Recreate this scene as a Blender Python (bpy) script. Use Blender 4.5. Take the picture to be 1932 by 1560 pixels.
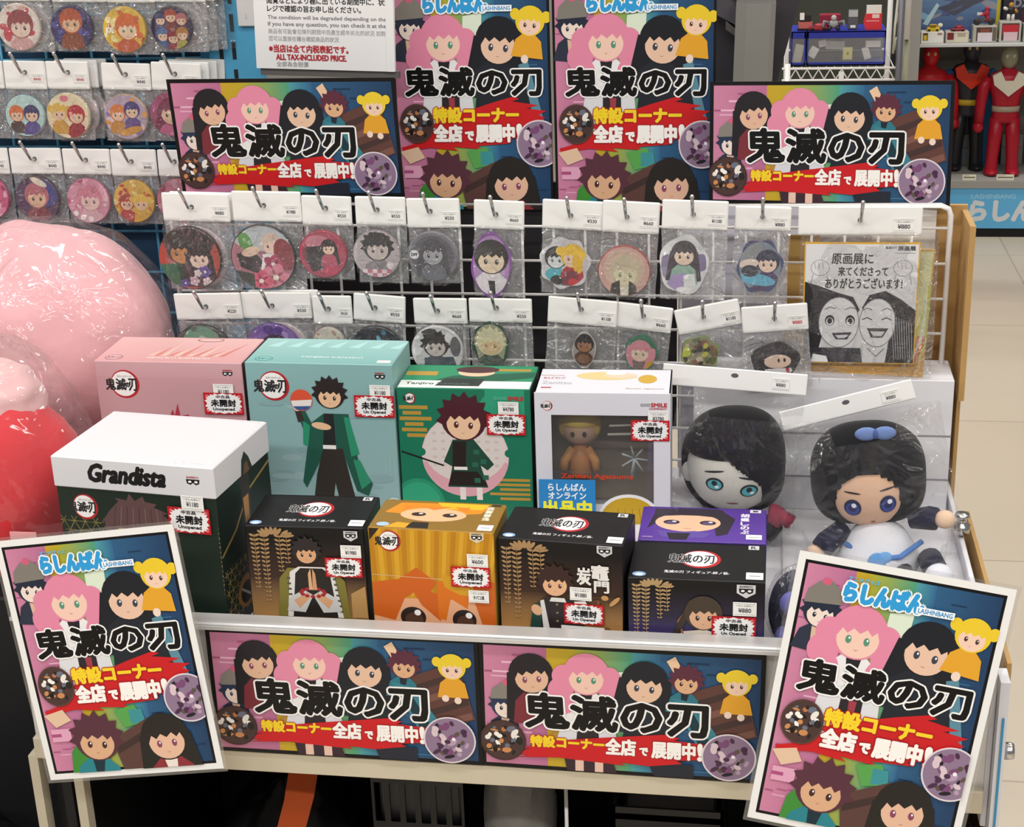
import bpy, math, random
from mathutils import Vector, Matrix, noise
from math import sin, cos, pi, radians, sqrt, atan2

S = bpy.context.scene
COL = S.collection
for o in list(bpy.data.objects):
    bpy.data.objects.remove(o)

# ---------------------------------------------------------------- camera
# The world frame is the frame of the display rack: X along its front, Y away from the shopper, Z up.
cam = bpy.data.cameras.new('camera')
camo = bpy.data.objects.new('camera', cam)
COL.objects.link(camo)
cam.sensor_width = 36.0
cam.lens = 36.0 * 3000.0 / 1932.0
cam.clip_start = 0.05
cam.clip_end = 60
YAW, PITCH, ROLL = radians(9.4), radians(20.5), radians(2.0)
fw = Vector((-sin(YAW) * cos(PITCH), cos(YAW) * cos(PITCH), -sin(PITCH)))
r0 = Vector((cos(YAW), sin(YAW), 0))
u0 = r0.cross(fw)
rt = r0 * cos(ROLL) - u0 * sin(ROLL)
up = u0 * cos(ROLL) + r0 * sin(ROLL)
camo.matrix_world = Matrix(((rt.x, up.x, -fw.x, 0), (rt.y, up.y, -fw.y, 0), (rt.z, up.z, -fw.z, 1.62), (0, 0, 0, 1)))
S.camera = camo

# ---------------------------------------------------------------- world and lamps of the shop
S.view_settings.view_transform = 'Standard'
S.view_settings.look = 'None'
S.view_settings.gamma = 1.0
S.view_settings.use_curve_mapping = False
S.view_settings.exposure = 0.13
S.cycles.transparent_max_bounces = 24
S.cycles.max_bounces = 8
S.cycles.caustics_reflective = False
S.cycles.caustics_refractive = False
W = bpy.data.worlds.new('shop')
S.world = W
W.use_nodes = True
W.node_tree.nodes['Background'].inputs[0].default_value = (1.0, 0.985, 0.97, 1)
W.node_tree.nodes['Background'].inputs[1].default_value = 0.22

def tube_lamp(x, y, z, length, width, power, rot=0.0):
    l = bpy.data.lights.new('ceiling_tube', 'AREA')
    l.shape = 'RECTANGLE'
    l.size, l.size_y = length, width
    l.energy = power
    l.color = (1.0, 0.985, 0.96)
    o = bpy.data.objects.new('ceiling_tube', l)
    COL.objects.link(o)
    o.location = (x, y, z)
    o.rotation_euler = (0, 0, rot)
    return o
for yy, pw in ((-0.6, 26), (0.75, 13), (2.2, 9), (4.2, 17), (5.9, 16)):
    for xx in (-1.9, -0.3, 1.3):
        tube_lamp(xx, yy, 2.75, 1.2, 0.12, pw)

# ---------------------------------------------------------------- materials
def srgb(h):
    if not isinstance(h, str):
        return tuple(h)
    h = h.lstrip('#')
    if len(h) == 3:
        h = ''.join(c * 2 for c in h)
    out = []
    for i in (0, 2, 4):
        c = int(h[i:i + 2], 16) / 255.0
        out.append(c / 12.92 if c <= 0.04045 else ((c + 0.055) / 1.055) ** 2.4)
    return tuple(out)

def new_mat(name):
    m = bpy.data.materials.new(name)
    m.use_nodes = True
    nt = m.node_tree
    return m, nt, nt.nodes['Principled BSDF']

def plain(name, col, rough=0.5, metal=0.0, spec=0.5, bump=0.0, bscale=200.0, vary=0.0, coat=0.0):
    m, nt, p = new_mat(name)
    p.inputs['Base Color'].default_value = (*srgb(col), 1)
    p.inputs['Roughness'].default_value = rough
    p.inputs['Metallic'].default_value = metal
    p.inputs['Specular IOR Level'].default_value = spec
    p.inputs['Coat Weight'].default_value = coat
    tc = nt.nodes.new('ShaderNodeTexCoord')
    n = nt.nodes.new('ShaderNodeTexNoise')
    n.inputs['Scale'].default_value = bscale
    n.inputs['Detail'].default_value = 3
    nt.links.new(tc.outputs['Object'], n.inputs['Vector'])
    if vary > 0:
        mx = nt.nodes.new('ShaderNodeMix')
        mx.data_type = 'RGBA'
        a = srgb(col)
        mx.inputs[6].default_value = (*[c * (1 - vary) for c in a], 1)
        mx.inputs[7].default_value = (*[min(1, c * (1 + vary)) for c in a], 1)
        nt.links.new(n.outputs['Fac'], mx.inputs[0])
        nt.links.new(mx.outputs[2], p.inputs['Base Color'])
    if bump > 0:
        b = nt.nodes.new('ShaderNodeBump')
        b.inputs['Strength'].default_value = bump
        b.inputs['Distance'].default_value = 0.002
        nt.links.new(n.outputs['Fac'], b.inputs['Height'])
        nt.links.new(b.outputs['Normal'], p.inputs['Normal'])
    return m

def printed(name, rough, coat=0.0, bump=0.0, bscale=60.0, sheen=0.0):
    """ink on a surface: the colour comes from the mesh's own colour attribute"""
    m, nt, p = new_mat(name)
    at = nt.nodes.new('ShaderNodeAttribute')
    at.attribute_name = 'Col'
    nt.links.new(at.outputs['Color'], p.inputs['Base Color'])
    p.inputs['Roughness'].default_value = rough
    p.inputs['Specular IOR Level'].default_value = 0.3
    p.inputs['Coat Weight'].default_value = coat
    p.inputs['Coat Roughness'].default_value = 0.06
    p.inputs['Sheen Weight'].default_value = sheen
    if bump:
        tc = nt.nodes.new('ShaderNodeTexCoord')
        n = nt.nodes.new('ShaderNodeTexNoise')
        n.inputs['Scale'].default_value = bscale
        n.inputs['Detail'].default_value = 4
        b = nt.nodes.new('ShaderNodeBump')
        b.inputs['Strength'].default_value = bump
        b.inputs['Distance'].default_value = 0.004
        nt.links.new(tc.outputs['Object'], n.inputs['Vector'])
        nt.links.new(n.outputs['Fac'], b.inputs['Height'])
        nt.links.new(b.outputs['Normal'], p.inputs['Normal'])
    return m

def film_mat(name, haze=0.025, gloss=0.09, scale=34.0, strength=1.0, dist=0.016, rough=0.075, tint=0.98):
    """thin clear plastic: mostly see-through, a shine that follows the creases and a little haze"""
    m = bpy.data.materials.new(name)
    m.use_nodes = True
    nt = m.node_tree
    nt.nodes.clear()
    out = nt.nodes.new('ShaderNodeOutputMaterial')
    tr = nt.nodes.new('ShaderNodeBsdfTransparent')
    tr.inputs['Color'].default_value = (tint, tint, tint, 1)
    gl = nt.nodes.new('ShaderNodeBsdfGlossy')
    gl.inputs['Roughness'].default_value = rough
    df = nt.nodes.new('ShaderNodeBsdfDiffuse')
    df.inputs['Color'].default_value = (0.85, 0.85, 0.87, 1)
    tc = nt.nodes.new('ShaderNodeTexCoord')
    n1 = nt.nodes.new('ShaderNodeTexNoise')
    n1.inputs['Scale'].default_value = scale
    n1.inputs['Detail'].default_value = 2
    n1.inputs['Distortion'].default_value = 1.4
    v = nt.nodes.new('ShaderNodeTexVoronoi')
    v.feature = 'DISTANCE_TO_EDGE'
    v.inputs['Scale'].default_value = scale * 0.8
    mixv = nt.nodes.new('ShaderNodeVectorMath')
    mixv.operation = 'MULTIPLY_ADD'
    mixv.inputs[1].default_value = (0.06, 0.06, 0.06)
    nt.links.new(tc.outputs['Object'], n1.inputs['Vector'])
    nt.links.new(n1.outputs['Color'], mixv.inputs[0])
    nt.links.new(tc.outputs['Object'], mixv.inputs[2])
    nt.links.new(mixv.outputs[0], v.inputs['Vector'])
    add = nt.nodes.new('ShaderNodeMath')
    add.operation = 'ADD'
    nt.links.new(n1.outputs['Fac'], add.inputs[0])
    nt.links.new(v.outputs['Distance'], add.inputs[1])
    b = nt.nodes.new('ShaderNodeBump')
    b.inputs['Strength'].default_value = strength
    b.inputs['Distance'].default_value = dist
    nt.links.new(add.outputs[0], b.inputs['Height'])
    nt.links.new(b.outputs['Normal'], gl.inputs['Normal'])
    lw = nt.nodes.new('ShaderNodeLayerWeight')
    lw.inputs['Blend'].default_value = 0.25
    nt.links.new(b.outputs['Normal'], lw.inputs['Normal'])
    mr = nt.nodes.new('ShaderNodeMapRange')
    mr.inputs['To Min'].default_value = gloss * 0.45
    mr.inputs['To Max'].default_value = min(1.0, gloss * 5.0)
    nt.links.new(lw.outputs['Facing'], mr.inputs['Value'])
    m1 = nt.nodes.new('ShaderNodeMixShader')
    m1.inputs[0].default_value = haze
    nt.links.new(tr.outputs[0], m1.inputs[1])
    nt.links.new(df.outputs[0], m1.inputs[2])
    m2 = nt.nodes.new('ShaderNodeMixShader')
    nt.links.new(mr.outputs[0], m2.inputs[0])
    nt.links.new(m1.outputs[0], m2.inputs[1])
    nt.links.new(gl.outputs[0], m2.inputs[2])
    nt.links.new(m2.outputs[0], out.inputs['Surface'])
    return m

M_PAPER = printed('printed_paper', 0.55)
M_POSTER = printed('poster_print', 0.42, coat=0.06)
M_CARTON = printed('printed_carton', 0.42, coat=0.05)
M_BADGE = printed('badge_print', 0.3, coat=0.9)
M_PLASTIC = printed('coloured_plastic', 0.32)
M_MATTE = printed('painted_matte', 0.6)
M_CLOTH = printed('plush_cloth', 0.95, bump=0.18, bscale=700.0, sheen=0.08)
M_FLUFF = printed('plush_fluff', 0.95, bump=0.22, bscale=60.0, sheen=0.25)
M_FILM = film_mat('clear_bag_film')
M_FILM_BACK = film_mat('bag_back_film', haze=0.30, gloss=0.22, scale=30.0, strength=1.0, dist=0.016, rough=0.12, tint=0.97)
M_FILM_DOLL = film_mat('doll_bag_film', haze=0.015, gloss=0.05, scale=17.0, strength=1.0, dist=0.014, rough=0.05, tint=0.985)
M_FILM_BIG = film_mat('large_bag_film', haze=0.04, gloss=0.06, scale=13.0, strength=0.9, dist=0.016, rough=0.08)
M_CLEAR = film_mat('clear_window', haze=0.03, gloss=0.12, scale=6.0, strength=0.15, rough=0.05)
M_CHROME = plain('chrome', '#c9cacb', 0.22, 1.0)
M_STEEL = plain('brushed_steel', '#d2d1d0', 0.40, 0.35, bump=0.08, bscale=400)
M_WIRE = plain('white_coated_wire', '#e4e2e0', 0.4)
M_WHITE = plain('white_laminate', '#dcdbe0', 0.42, vary=0.02, bscale=8)
M_BEIGE = plain('beige_strip', '#c9bfa8', 0.5, vary=0.03, bscale=20)
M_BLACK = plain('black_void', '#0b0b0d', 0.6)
M_BLACKBAG = plain('black_plastic_bag', '#121216', 0.28, bump=1.0, bscale=38)
M_CRATE = plain('black_crate_plastic', '#17171a', 0.45)
M_CARD = plain('corrugated_cardboard', '#b58f57', 0.8, bump=0.2, bscale=90, vary=0.08)

# ---------------------------------------------------------------- objects
def tag(o, label=None, cat=None, group=None, kind=None):
    if label: o['label'] = label
    if cat: o['category'] = cat
    if group: o['group'] = group
    if kind: o['kind'] = kind
    return o

def root(name, label, cat, loc=(0, 0, 0), rot=(0, 0, 0), group=None):
    o = bpy.data.objects.new(name, None)
    o.empty_display_size = 0.02
    COL.objects.link(o)
    o.location = loc
    o.rotation_euler = rot
    return tag(o, label, cat, group)

def link(name, mesh, parent=None, loc=(0, 0, 0), rot=(0, 0, 0)):
    o = bpy.data.objects.new(name, mesh)
    COL.objects.link(o)
    o.location = loc
    o.rotation_euler = rot
    if parent is not None:
        o.parent = parent
    return o

class MB:
    """collects coloured faces of one part"""
    def __init__(self):
        self.v, self.f, self.c, self.s = [], [], [], []
    def add(self, verts, faces, col, smooth=False, M=None):
        n = len(self.v)
        for p in verts:
            p = Vector(p)
            self.v.append(tuple(M @ p) if M is not None else tuple(p))
        cc = srgb(col) if not isinstance(col, list) else None
        for i, fa in enumerate(faces):
            self.f.append([n + k for k in fa])
            self.c.append(cc if cc is not None else col[i])
            self.s.append(smooth)
        return self
    def box(self, lo, hi, col='#fff', M=None, bev=0.0, cols=None):
        (x0, y0, z0), (x1, y1, z1) = lo, hi
        if bev <= 0:
            v = [(x0, y0, z0), (x1, y0, z0), (x1, y1, z0), (x0, y1, z0), (x0, y0, z1), (x1, y0, z1), (x1, y1, z1), (x0, y1, z1)]
            f = [(0, 3, 2, 1), (4, 5, 6, 7), (0, 1, 5, 4), (1, 2, 6, 5), (2, 3, 7, 6), (3, 0, 4, 7)]
            return self.add(v, f, col if cols is None else [srgb(c) for c in cols], False, M)
        b = bev
        v, f = [], []
        for (z, i) in ((z0, b), (z0 + b, 0), (z1 - b, 0), (z1, b)):
            k = b * (1 if i == 0 else 1)
            xa, xb, ya, yb = x0 + i, x1 - i, y0 + i, y1 - i
            v += [(xa + b, ya, z), (xb - b, ya, z), (xb, ya + b, z), (xb, yb - b, z), (xb - b, yb, z), (xa + b, yb, z), (xa, yb - b, z), (xa, ya + b, z)]
        for r in range(3):
            for k in range(8):
                a = r * 8 + k
                c = r * 8 + (k + 1) % 8
                f.append((a, c, c + 8, a + 8))
        f.append(tuple(range(7, -1, -1)))
        f.append(tuple(range(24, 32)))
        return self.add(v, f, col, False, M)
    def tube(self, pts, r, col='#fff', n=8, M=None, taper=None):
        pts = [Vector(p) for p in pts]
        v, f = [], []
        ref = None
        for i, p in enumerate(pts):
            d = (pts[min(i + 1, len(pts) - 1)] - pts[max(i - 1, 0)]).normalized()
            if ref is None:
                ref = Vector((0, 0, 1)) if abs(d.z) < 0.9 else Vector((1, 0, 0))
            a = d.cross(ref).normalized()
            b = d.cross(a).normalized()
            rr = r if taper is None else r * taper[i]
            for k in range(n):
                t = 2 * pi * k / n
                v.append(p + a * cos(t) * rr + b * sin(t) * rr)
        for i in range(len(pts) - 1):
            for k in range(n):
                f.append((i * n + k, i * n + (k + 1) % n, (i + 1) * n + (k + 1) % n, (i + 1) * n + k))
        f.append(tuple(range(n - 1, -1, -1)))
        f.append(tuple(range((len(pts) - 1) * n, len(pts) * n)))
        return self.add(v, f, col, True, M)
    def ball(self, c, r, col='#fff', nu=24, nv=16, fn=None, M=None, colfn=None):
        """ellipsoid; fn(direction) -> radius factor"""
        c = Vector(c)
        r = Vector(r) if not isinstance(r, (int, float)) else Vector((r, r, r))
        v, f, cl = [], [], []
        for j in range(nv + 1):
            ph = -pi / 2 + pi * j / nv
            for i in range(nu):
                t = 2 * pi * i / nu
                d = Vector((cos(ph) * cos(t), cos(ph) * sin(t), sin(ph)))
                k = fn(d) if fn else 1.0
                v.append(c + Vector((d.x * r.x, d.y * r.y, d.z * r.z)) * k)
        for j in range(nv):
            for i in range(nu):
                a, b = j * nu + i, j * nu + (i + 1) % nu
                if j == 0:
                    f.append((a, b + nu, a + nu))
                elif j == nv - 1:
                    f.append((a, b, a + nu))
                else:
                    f.append((a, b, b + nu, a + nu))
        if colfn:
            cl = []
            for fa in f:
                m = sum((v[k] for k in fa), Vector()) / len(fa) - c
                cl.append(srgb(colfn(Vector((m.x / r.x, m.y / r.y, m.z / r.z)))))
            return self.add(v, f, cl, True, M)
        return self.add(v, f, col, True, M)
    def prism(self, poly, y0, y1, col='#fff', M=None, smooth=False):
        """polygon in XZ pulled along Y"""
        n = len(poly)
        ar = sum(poly[i][0] * poly[(i + 1) % n][1] - poly[(i + 1) % n][0] * poly[i][1] for i in range(n))
        if ar < 0:
            poly = poly[::-1]
        v = [(x, y0, z) for x, z in poly] + [(x, y1, z) for x, z in poly]
        f = [tuple(range(n)), tuple(range(2 * n - 1, n - 1, -1))]
        f += [(k + n, (k + 1) % n + n, (k + 1) % n, k) for k in range(n)]
        return self.add(v, f, col, smooth, M)
    def lathe(self, prof, col='#fff', n=24, M=None, c=(0, 0, 0)):
        v, f = [], []
        for (r, z) in prof:
            for k in range(n):
                t = 2 * pi * k / n
                v.append((c[0] + r * cos(t), c[1] + r * sin(t), c[2] + z))
        for j in range(len(prof) - 1):
            for k in range(n):
                f.append((j * n + k, j * n + (k + 1) % n, (j + 1) * n + (k + 1) % n, (j + 1) * n + k))
        return self.add(v, f, col, True, M)
    def mesh(self, name, mat):
        me = bpy.data.meshes.new(name)
        me.from_pydata(self.v, [], self.f)
        ca = me.color_attributes.new('Col', 'FLOAT_COLOR', 'CORNER')
        flat = []
        for fa, c in zip(self.f, self.c):
            for _ in fa:
                flat += [c[0], c[1], c[2], 1.0]
        if len(flat) == 4 * len(me.loops):
            ca.data.foreach_set('color', flat)
        me.polygons.foreach_set('use_smooth', self.s)
        me.materials.append(mat)
        me.update()
        return me
    def build(self, name, mat, parent=None, loc=(0, 0, 0), rot=(0, 0, 0)):
        return link(name, self.mesh(name, mat), parent, loc, rot)

# ---------------------------------------------------------------- lettering and printed pictures
_tc = {}
def glyphs(s):
    """the letters of a line as flat triangles, in em units, with their bounding box"""
    key = s
    if key in _tc:
        return _tc[key]
    c = bpy.data.curves.new('line', 'FONT')
    c.body = s
    c.dimensions = '2D'
    c.fill_mode = 'FRONT'
    c.resolution_u = 2
    o = bpy.data.objects.new('line', c)
    COL.objects.link(o)
    bpy.context.view_layer.update()
    dg = bpy.context.evaluated_depsgraph_get()
    m = bpy.data.meshes.new_from_object(o.evaluated_get(dg))
    v = [(p.co.x, p.co.y) for p in m.vertices]
    f = [tuple(p.vertices) for p in m.polygons]
    bpy.data.objects.remove(o)
    bpy.data.curves.remove(c)
    bpy.data.meshes.remove(m)
    xs = [p[0] for p in v] or [0, 1]
    ys = [p[1] for p in v] or [0, 1]
    _tc[key] = (v, f, (min(xs), min(ys), max(xs), max(ys)))
    return _tc[key]

def ell(cx, cy, rx, ry, n=28, rot=0.0):
    out = []
    for k in range(n):
        t = 2 * pi * k / n
        x, y = rx * cos(t), ry * sin(t)
        out.append((cx + x * cos(rot) - y * sin(rot), cy + x * sin(rot) + y * cos(rot)))
    return out

def clip_poly(poly, win):
    """cut a polygon to a convex window given counter-clockwise"""
    n = len(win)
    for i in range(n):
        if not poly:
            return poly
        (ax, ay), (bx, by) = win[i], win[(i + 1) % n]
        ex, ey = bx - ax, by - ay
        out = []
        m = len(poly)
        ds = [ex * (p[1] - ay) - ey * (p[0] - ax) for p in poly]
        if min(ds) >= 0:
            continue
        for k in range(m):
            p, q, dp, dq = poly[k], poly[(k + 1) % m], ds[k], ds[(k + 1) % m]
            if dp >= 0:
                out.append(p)
            if (dp >= 0) != (dq >= 0):
                t = dp / (dp - dq)
                out.append((p[0] + t * (q[0] - p[0]), p[1] + t * (q[1] - p[1])))
        poly = out
    return poly

class Art:
    """a flat printed picture: every ink lies a hair above the one below"""
    EPS = 1.2e-5
    def __init__(self, clip=None):
        self.items = []          # (layer, polygon, colours)
        self.l = 0
        self.clip = clip
        self.sy = 1.0            # drawings squeezed in height keep their heads round
    def poly(self, pts, col, same=False):
        if not same:
            self.l += 1
        pts = list(pts) if self.sy == 1.0 else [(p[0], p[1] * self.sy) for p in pts]
        if self.clip:
            pts = clip_poly(pts, self.clip)
            q = []
            for p in pts:
                if not q or abs(p[0] - q[-1][0]) + abs(p[1] - q[-1][1]) > 1e-6:
                    q.append(p)
            pts = q
        if len(pts) < 3:
            return
        ar = sum(pts[i][0] * pts[(i + 1) % len(pts)][1] - pts[(i + 1) % len(pts)][0] * pts[i][1] for i in range(len(pts)))
        if abs(ar) < 1e-9:
            return
        if ar < 0:
            pts = pts[::-1]
        self.items.append((self.l, pts, srgb(col)))
    def rect(self, x0, y0, x1, y1, col, same=False):
        self.poly([(x0, y0), (x1, y0), (x1, y1), (x0, y1)], col, same)
    def grad(self, x0, y0, x1, y1, c0, c1, vert=False):
        """an ink that runs from one colour to another"""
        a, b = srgb(c0), srgb(c1)
        self.l += 1
        for k in range(14):
            t = k / 13
            c = tuple(a[i] + (b[i] - a[i]) * t for i in range(3))
            if vert:
                self.rect(x0, y0 + (y1 - y0) * k / 14, x1, y0 + (y1 - y0) * (k + 1) / 14, c, True)
            else:
                self.rect(x0 + (x1 - x0) * k / 14, y0, x0 + (x1 - x0) * (k + 1) / 14, y1, c, True)
    def ell(self, cx, cy, rx, ry, col, rot=0.0, n=28, same=False):
        self.poly(ell(cx, cy, rx, ry, n, rot), col, same)
    def line(self, pts, w, col, same=False):
        if not same:
            self.l += 1
        for (a, b) in zip(pts, pts[1:]):
            dx, dy = b[0] - a[0], b[1] - a[1]
            L = sqrt(dx * dx + dy * dy) or 1
            nx, ny = -dy / L * w / 2, dx / L * w / 2
            self.poly([(a[0] + nx, a[1] + ny), (b[0] + nx, b[1] + ny), (b[0] - nx, b[1] - ny), (a[0] - nx, a[1] - ny)], col, True)
    def text(self, s, x0, y0, x1, y1, col, bold=0.0, outline=None, shear=0.0, keep=False):
        """the line s fitted into a box; bold and outline widths in box units"""
        v, f, (a, b, c, d) = glyphs(s)
        if c <= a or d <= b:
            return
        sx, sy = (x1 - x0) / (c - a), (y1 - y0) / (d - b)
        if keep:
            sx = sy = min(sx, sy)
        P = [(x0 + (p[0] - a) * sx + shear * (p[1] - b) * sy, y0 + (p[1] - b) * sy) for p in v]
        def stamp(w, col):
            self.l += 1
            offs = [(0, 0)]
            if w > 0:
                k = 6 if (y1 - y0) < 5 else 8 if w < .08 * (y1 - y0) else 12
                offs = [(w * cos(2 * pi * i / k + .4), w * sin(2 * pi * i / k + .4)) for i in range(k)] + offs
            for (ox, oy) in offs:
                self.l += 0.3
                for fa in f:
                    self.poly([(P[i][0] + ox, P[i][1] + oy) for i in fa], col, True)
        if outline:
            stamp(outline[1] + bold, outline[0])
        stamp(bold, col)
    def onto(self, mb, M, scale=1.0):
        """lay the picture on a part: local x, y of the picture through M, layers along M's z"""
        for (l, pts, c) in self.items:
            h = l * self.EPS
            vs = [M @ Vector((p[0] * scale, p[1] * scale, h)) for p in pts]
            n = len(mb.v)
            mb.v += [tuple(q) for q in vs]
            mb.f.append(list(range(n, n + len(vs))))
            mb.s.append(False)
            mb.c.append(c)
        return mb

def frame(o, x, y):
    """matrix that puts picture axes x and y at o"""
    x, y = Vector(x).normalized(), Vector(y).normalized()
    z = x.cross(y)
    return Matrix(((x.x, y.x, z.x, o[0]), (x.y, y.y, z.y, o[1]), (x.z, y.z, z.z, o[2]), (0, 0, 0, 1)))
def front(x=0.0, y=0.0, z=0.0):
    return frame((x, y, z), (1, 0, 0), (0, 0, 1))      # faces the shopper
def topf(x=0.0, y=0.0, z=0.0):
    return frame((x, y, z), (1, 0, 0), (0, 1, 0))      # faces up
def sidef(x=0.0, y=0.0, z=0.0):
    return frame((x, y, z), (0, 1, 0), (0, 0, 1))      # faces right

def doll(A, x, y, s, hair, skin='#e9c3a6', cloth=None, style='bob', eye='#3a2a2a', tilt=0.0, cloth2=None):
    """a plain round-headed doll, the same simple face every time"""
    keep, A.sy = A.sy, 1.0
    y *= keep
    def T(px, py):
        return (x + s * (px * cos(tilt) - py * sin(tilt)), y + s * (px * sin(tilt) + py * cos(tilt)))
    def P(pts, c): A.poly([T(*p) for p in pts], c)
    def E(px, py, rx, ry, c, r=0.0, n=24): A.poly([T(*p) for p in ell(px, py, rx, ry, n, r)], c)
    if style == 'long':
        P([(-1.15, 0.2), (1.15, 0.2), (1.5, -2.3), (0.8, -2.5), (-0.8, -2.5), (-1.5, -2.3)], hair)
    if cloth:
        P([(-0.35, -0.8), (0.35, -0.8), (0.95, -1.35), (1.2, -2.6), (-1.2, -2.6), (-0.95, -1.35)], cloth)
        if cloth2:
            P([(-0.3, -0.9), (0.3, -0.9), (0.12, -2.0), (-0.12, -2.0)], cloth2)
    if style == 'puff':
        for (px, py, r) in ((-1.05, -0.1, 0.55), (1.05, -0.1, 0.55), (-1.2, -0.85, 0.6), (1.2, -0.85, 0.6), (-1.05, -1.5, 0.55), (1.05, -1.5, 0.55)):
            E(px, py, r, r * 1.1, hair)
    if style == 'tails':
        E(-1.15, 0.45, 0.36, 0.42, hair); E(1.15, 0.45, 0.36, 0.42, hair)
    if style == 'spiky':
        pts = []
        for k in range(19):
            t = pi * (-0.12 + 1.24 * k / 18)
            r = 1.34 if k % 2 else 1.05
            pts.append((r * cos(t), r * sin(t) + 0.08))
        P(pts, hair)
    E(0, 0.06, 1.08, 1.1, hair)
    E(0, -0.2, 0.80, 0.78, skin)
    fr = [(0.84 * cos(pi * k / 10), 0.14 + 0.72 * sin(pi * k / 10)) for k in range(11)]
    zig = [(-0.84, -0.25), (-0.62, 0.16), (-0.42, -0.02), (-0.2, 0.2), (0.05, 0.02), (0.3, 0.22), (0.5, 0.0), (0.68, 0.18), (0.84, -0.25)]
    P(fr + zig, hair)
    for sx in (-1, 1):
        E(sx * 0.34, -0.26, 0.115, 0.17, eye, n=12)
        E(sx * 0.34 + 0.03, -0.2, 0.035, 0.05, '#ffffff', n=8)
    P([(-0.1, -0.62), (0, -0.66), (0.1, -0.62), (0.0, -0.69)], '#a5584c')
    A.sy = keep

# ---------------------------------------------------------------- measured places (metres)
# goods: place of the card's top middle, tilt, card width, card height, bag length, item offset, item half size, hole offset
GRID_GOODS = {
    'r1a': ((-0.7047, 1.88, 1.1931), 0.0215, 0.088, 0.0364, 0.1271, (-0.0123, -0.0836), (0.0408, 0.0431), (-0.0052, -0.0174)),
    'r1b': ((-0.6124, 1.88, 1.1956), 0.0137, 0.0889, 0.0388, 0.1277, (-0.0083, -0.0838), (0.0423, 0.0433), (-0.0032, -0.0175)),
    'r1c': ((-0.5352, 1.88, 1.19), 0.0297, 0.0635, 0.0375, 0.1081, (-0.0061, -0.0736), (0.0301, 0.0325), (-0.0006, -0.0151)),
    'r1d': ((-0.4669, 1.88, 1.1891), 0.019, 0.0636, 0.0362, 0.1113, (-0.0062, -0.0721), (0.0285, 0.033), (-0.0037, -0.0161)),
    'r1e': ((-0.4008, 1.88, 1.1873), -0.0021, 0.0663, 0.0373, 0.1092, (-0.0024, -0.0723), (0.0308, 0.0335), (-0.0034, -0.0159)),
    'r1f': ((-0.3181, 1.88, 1.1848), 0.04, 0.0622, 0.0361, 0.1235, (-0.0092, -0.0819), (0.0246, 0.041), (-0.0035, -0.0173)),
    'r1g': ((-0.2272, 1.88, 1.185), 0.0505, 0.0742, 0.0362, 0.1192, (-0.0076, -0.0787), (0.0307, 0.0318), (-0.0022, -0.0185)),
    'r1h': ((-0.1557, 1.874, 1.1853), 0.0541, 0.0688, 0.0392, 0.1208, (-0.0049, -0.0859), (0.031, 0.0336), (-0.0048, -0.0191)),
    'r1i': ((-0.0792, 1.866, 1.1886), 0.0304, 0.0783, 0.0357, 0.1238, (-0.0112, -0.0791), (0.0292, 0.0365), (-0.0021, -0.0168)),
    'r1j': ((0.0008, 1.88, 1.1782), 0.0263, 0.0661, 0.0297, 0.1219, (-0.0008, -0.0733), (0.0265, 0.0332), (-0.0006, -0.0126)),
    'r1k': ((0.1135, 1.876, 1.1798), -0.0028, 0.1434, 0.0352, 0.2157, (0.0036, -0.1181), (0.067, 0.0808), (0.0002, -0.0166)),
    'r2a': ((-0.6974, 1.865, 1.0674), -0.0275, 0.0883, 0.0357, 0.1339, (-0.0131, -0.0816), (0.04, 0.0425), (-0.0025, -0.0175)),
    'r2b': ((-0.6087, 1.871, 1.068), -0.0115, 0.092, 0.0355, 0.1278, (-0.0091, -0.0785), (0.0367, 0.04), (-0.0051, -0.0175)),
    'r2c': ((-0.5337, 1.865, 1.0661), 0.0018, 0.0508, 0.0379, 0.1006, (-0.0065, -0.0614), (0.0201, 0.0214), (-0.0046, -0.0171)),
    'r2d': ((-0.4715, 1.865, 1.0679), 0.0712, 0.0665, 0.0358, 0.1267, (-0.0021, -0.0745), (0.0337, 0.0357), (-0.0052, -0.0171)),
    'r2e': ((-0.395, 1.865, 1.0644), -0.002, 0.0679, 0.0336, 0.1139, (-0.0058, -0.0685), (0.032, 0.0354), (-0.0031, -0.0162)),
    'r2f': ((-0.3181, 1.861, 1.0661), 0.0051, 0.0789, 0.0315, 0.1091, (-0.0135, -0.0601), (0.0228, 0.0294), (-0.0046, -0.0117)),
    'r2g': ((-0.2153, 1.865, 1.0659), 0.0747, 0.0857, 0.0342, 0.1114, (0.0049, -0.0659), (0.0145, 0.0237), (-0.0014, -0.0134)),
    'r2h': ((-0.1391, 1.871, 1.0569), 0.1158, 0.0685, 0.0331, 0.1027, (0.0008, -0.0623), (0.0197, 0.0243), (-0.0013, -0.0135)),
    'r2i': ((-0.0661, 1.865, 1.0603), -0.2094, 0.0789, 0.0327, 0.0937, (-0.0188, -0.0595), (0.0232, 0.022), (-0.0056, -0.0143)),
    'r2j': ((0.0157, 1.859, 1.0625), -0.0887, 0.0787, 0.0338, 0.1077, (-0.0028, -0.0702), (0.0292, 0.0232), (-0.0006, -0.0163)),
}
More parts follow.
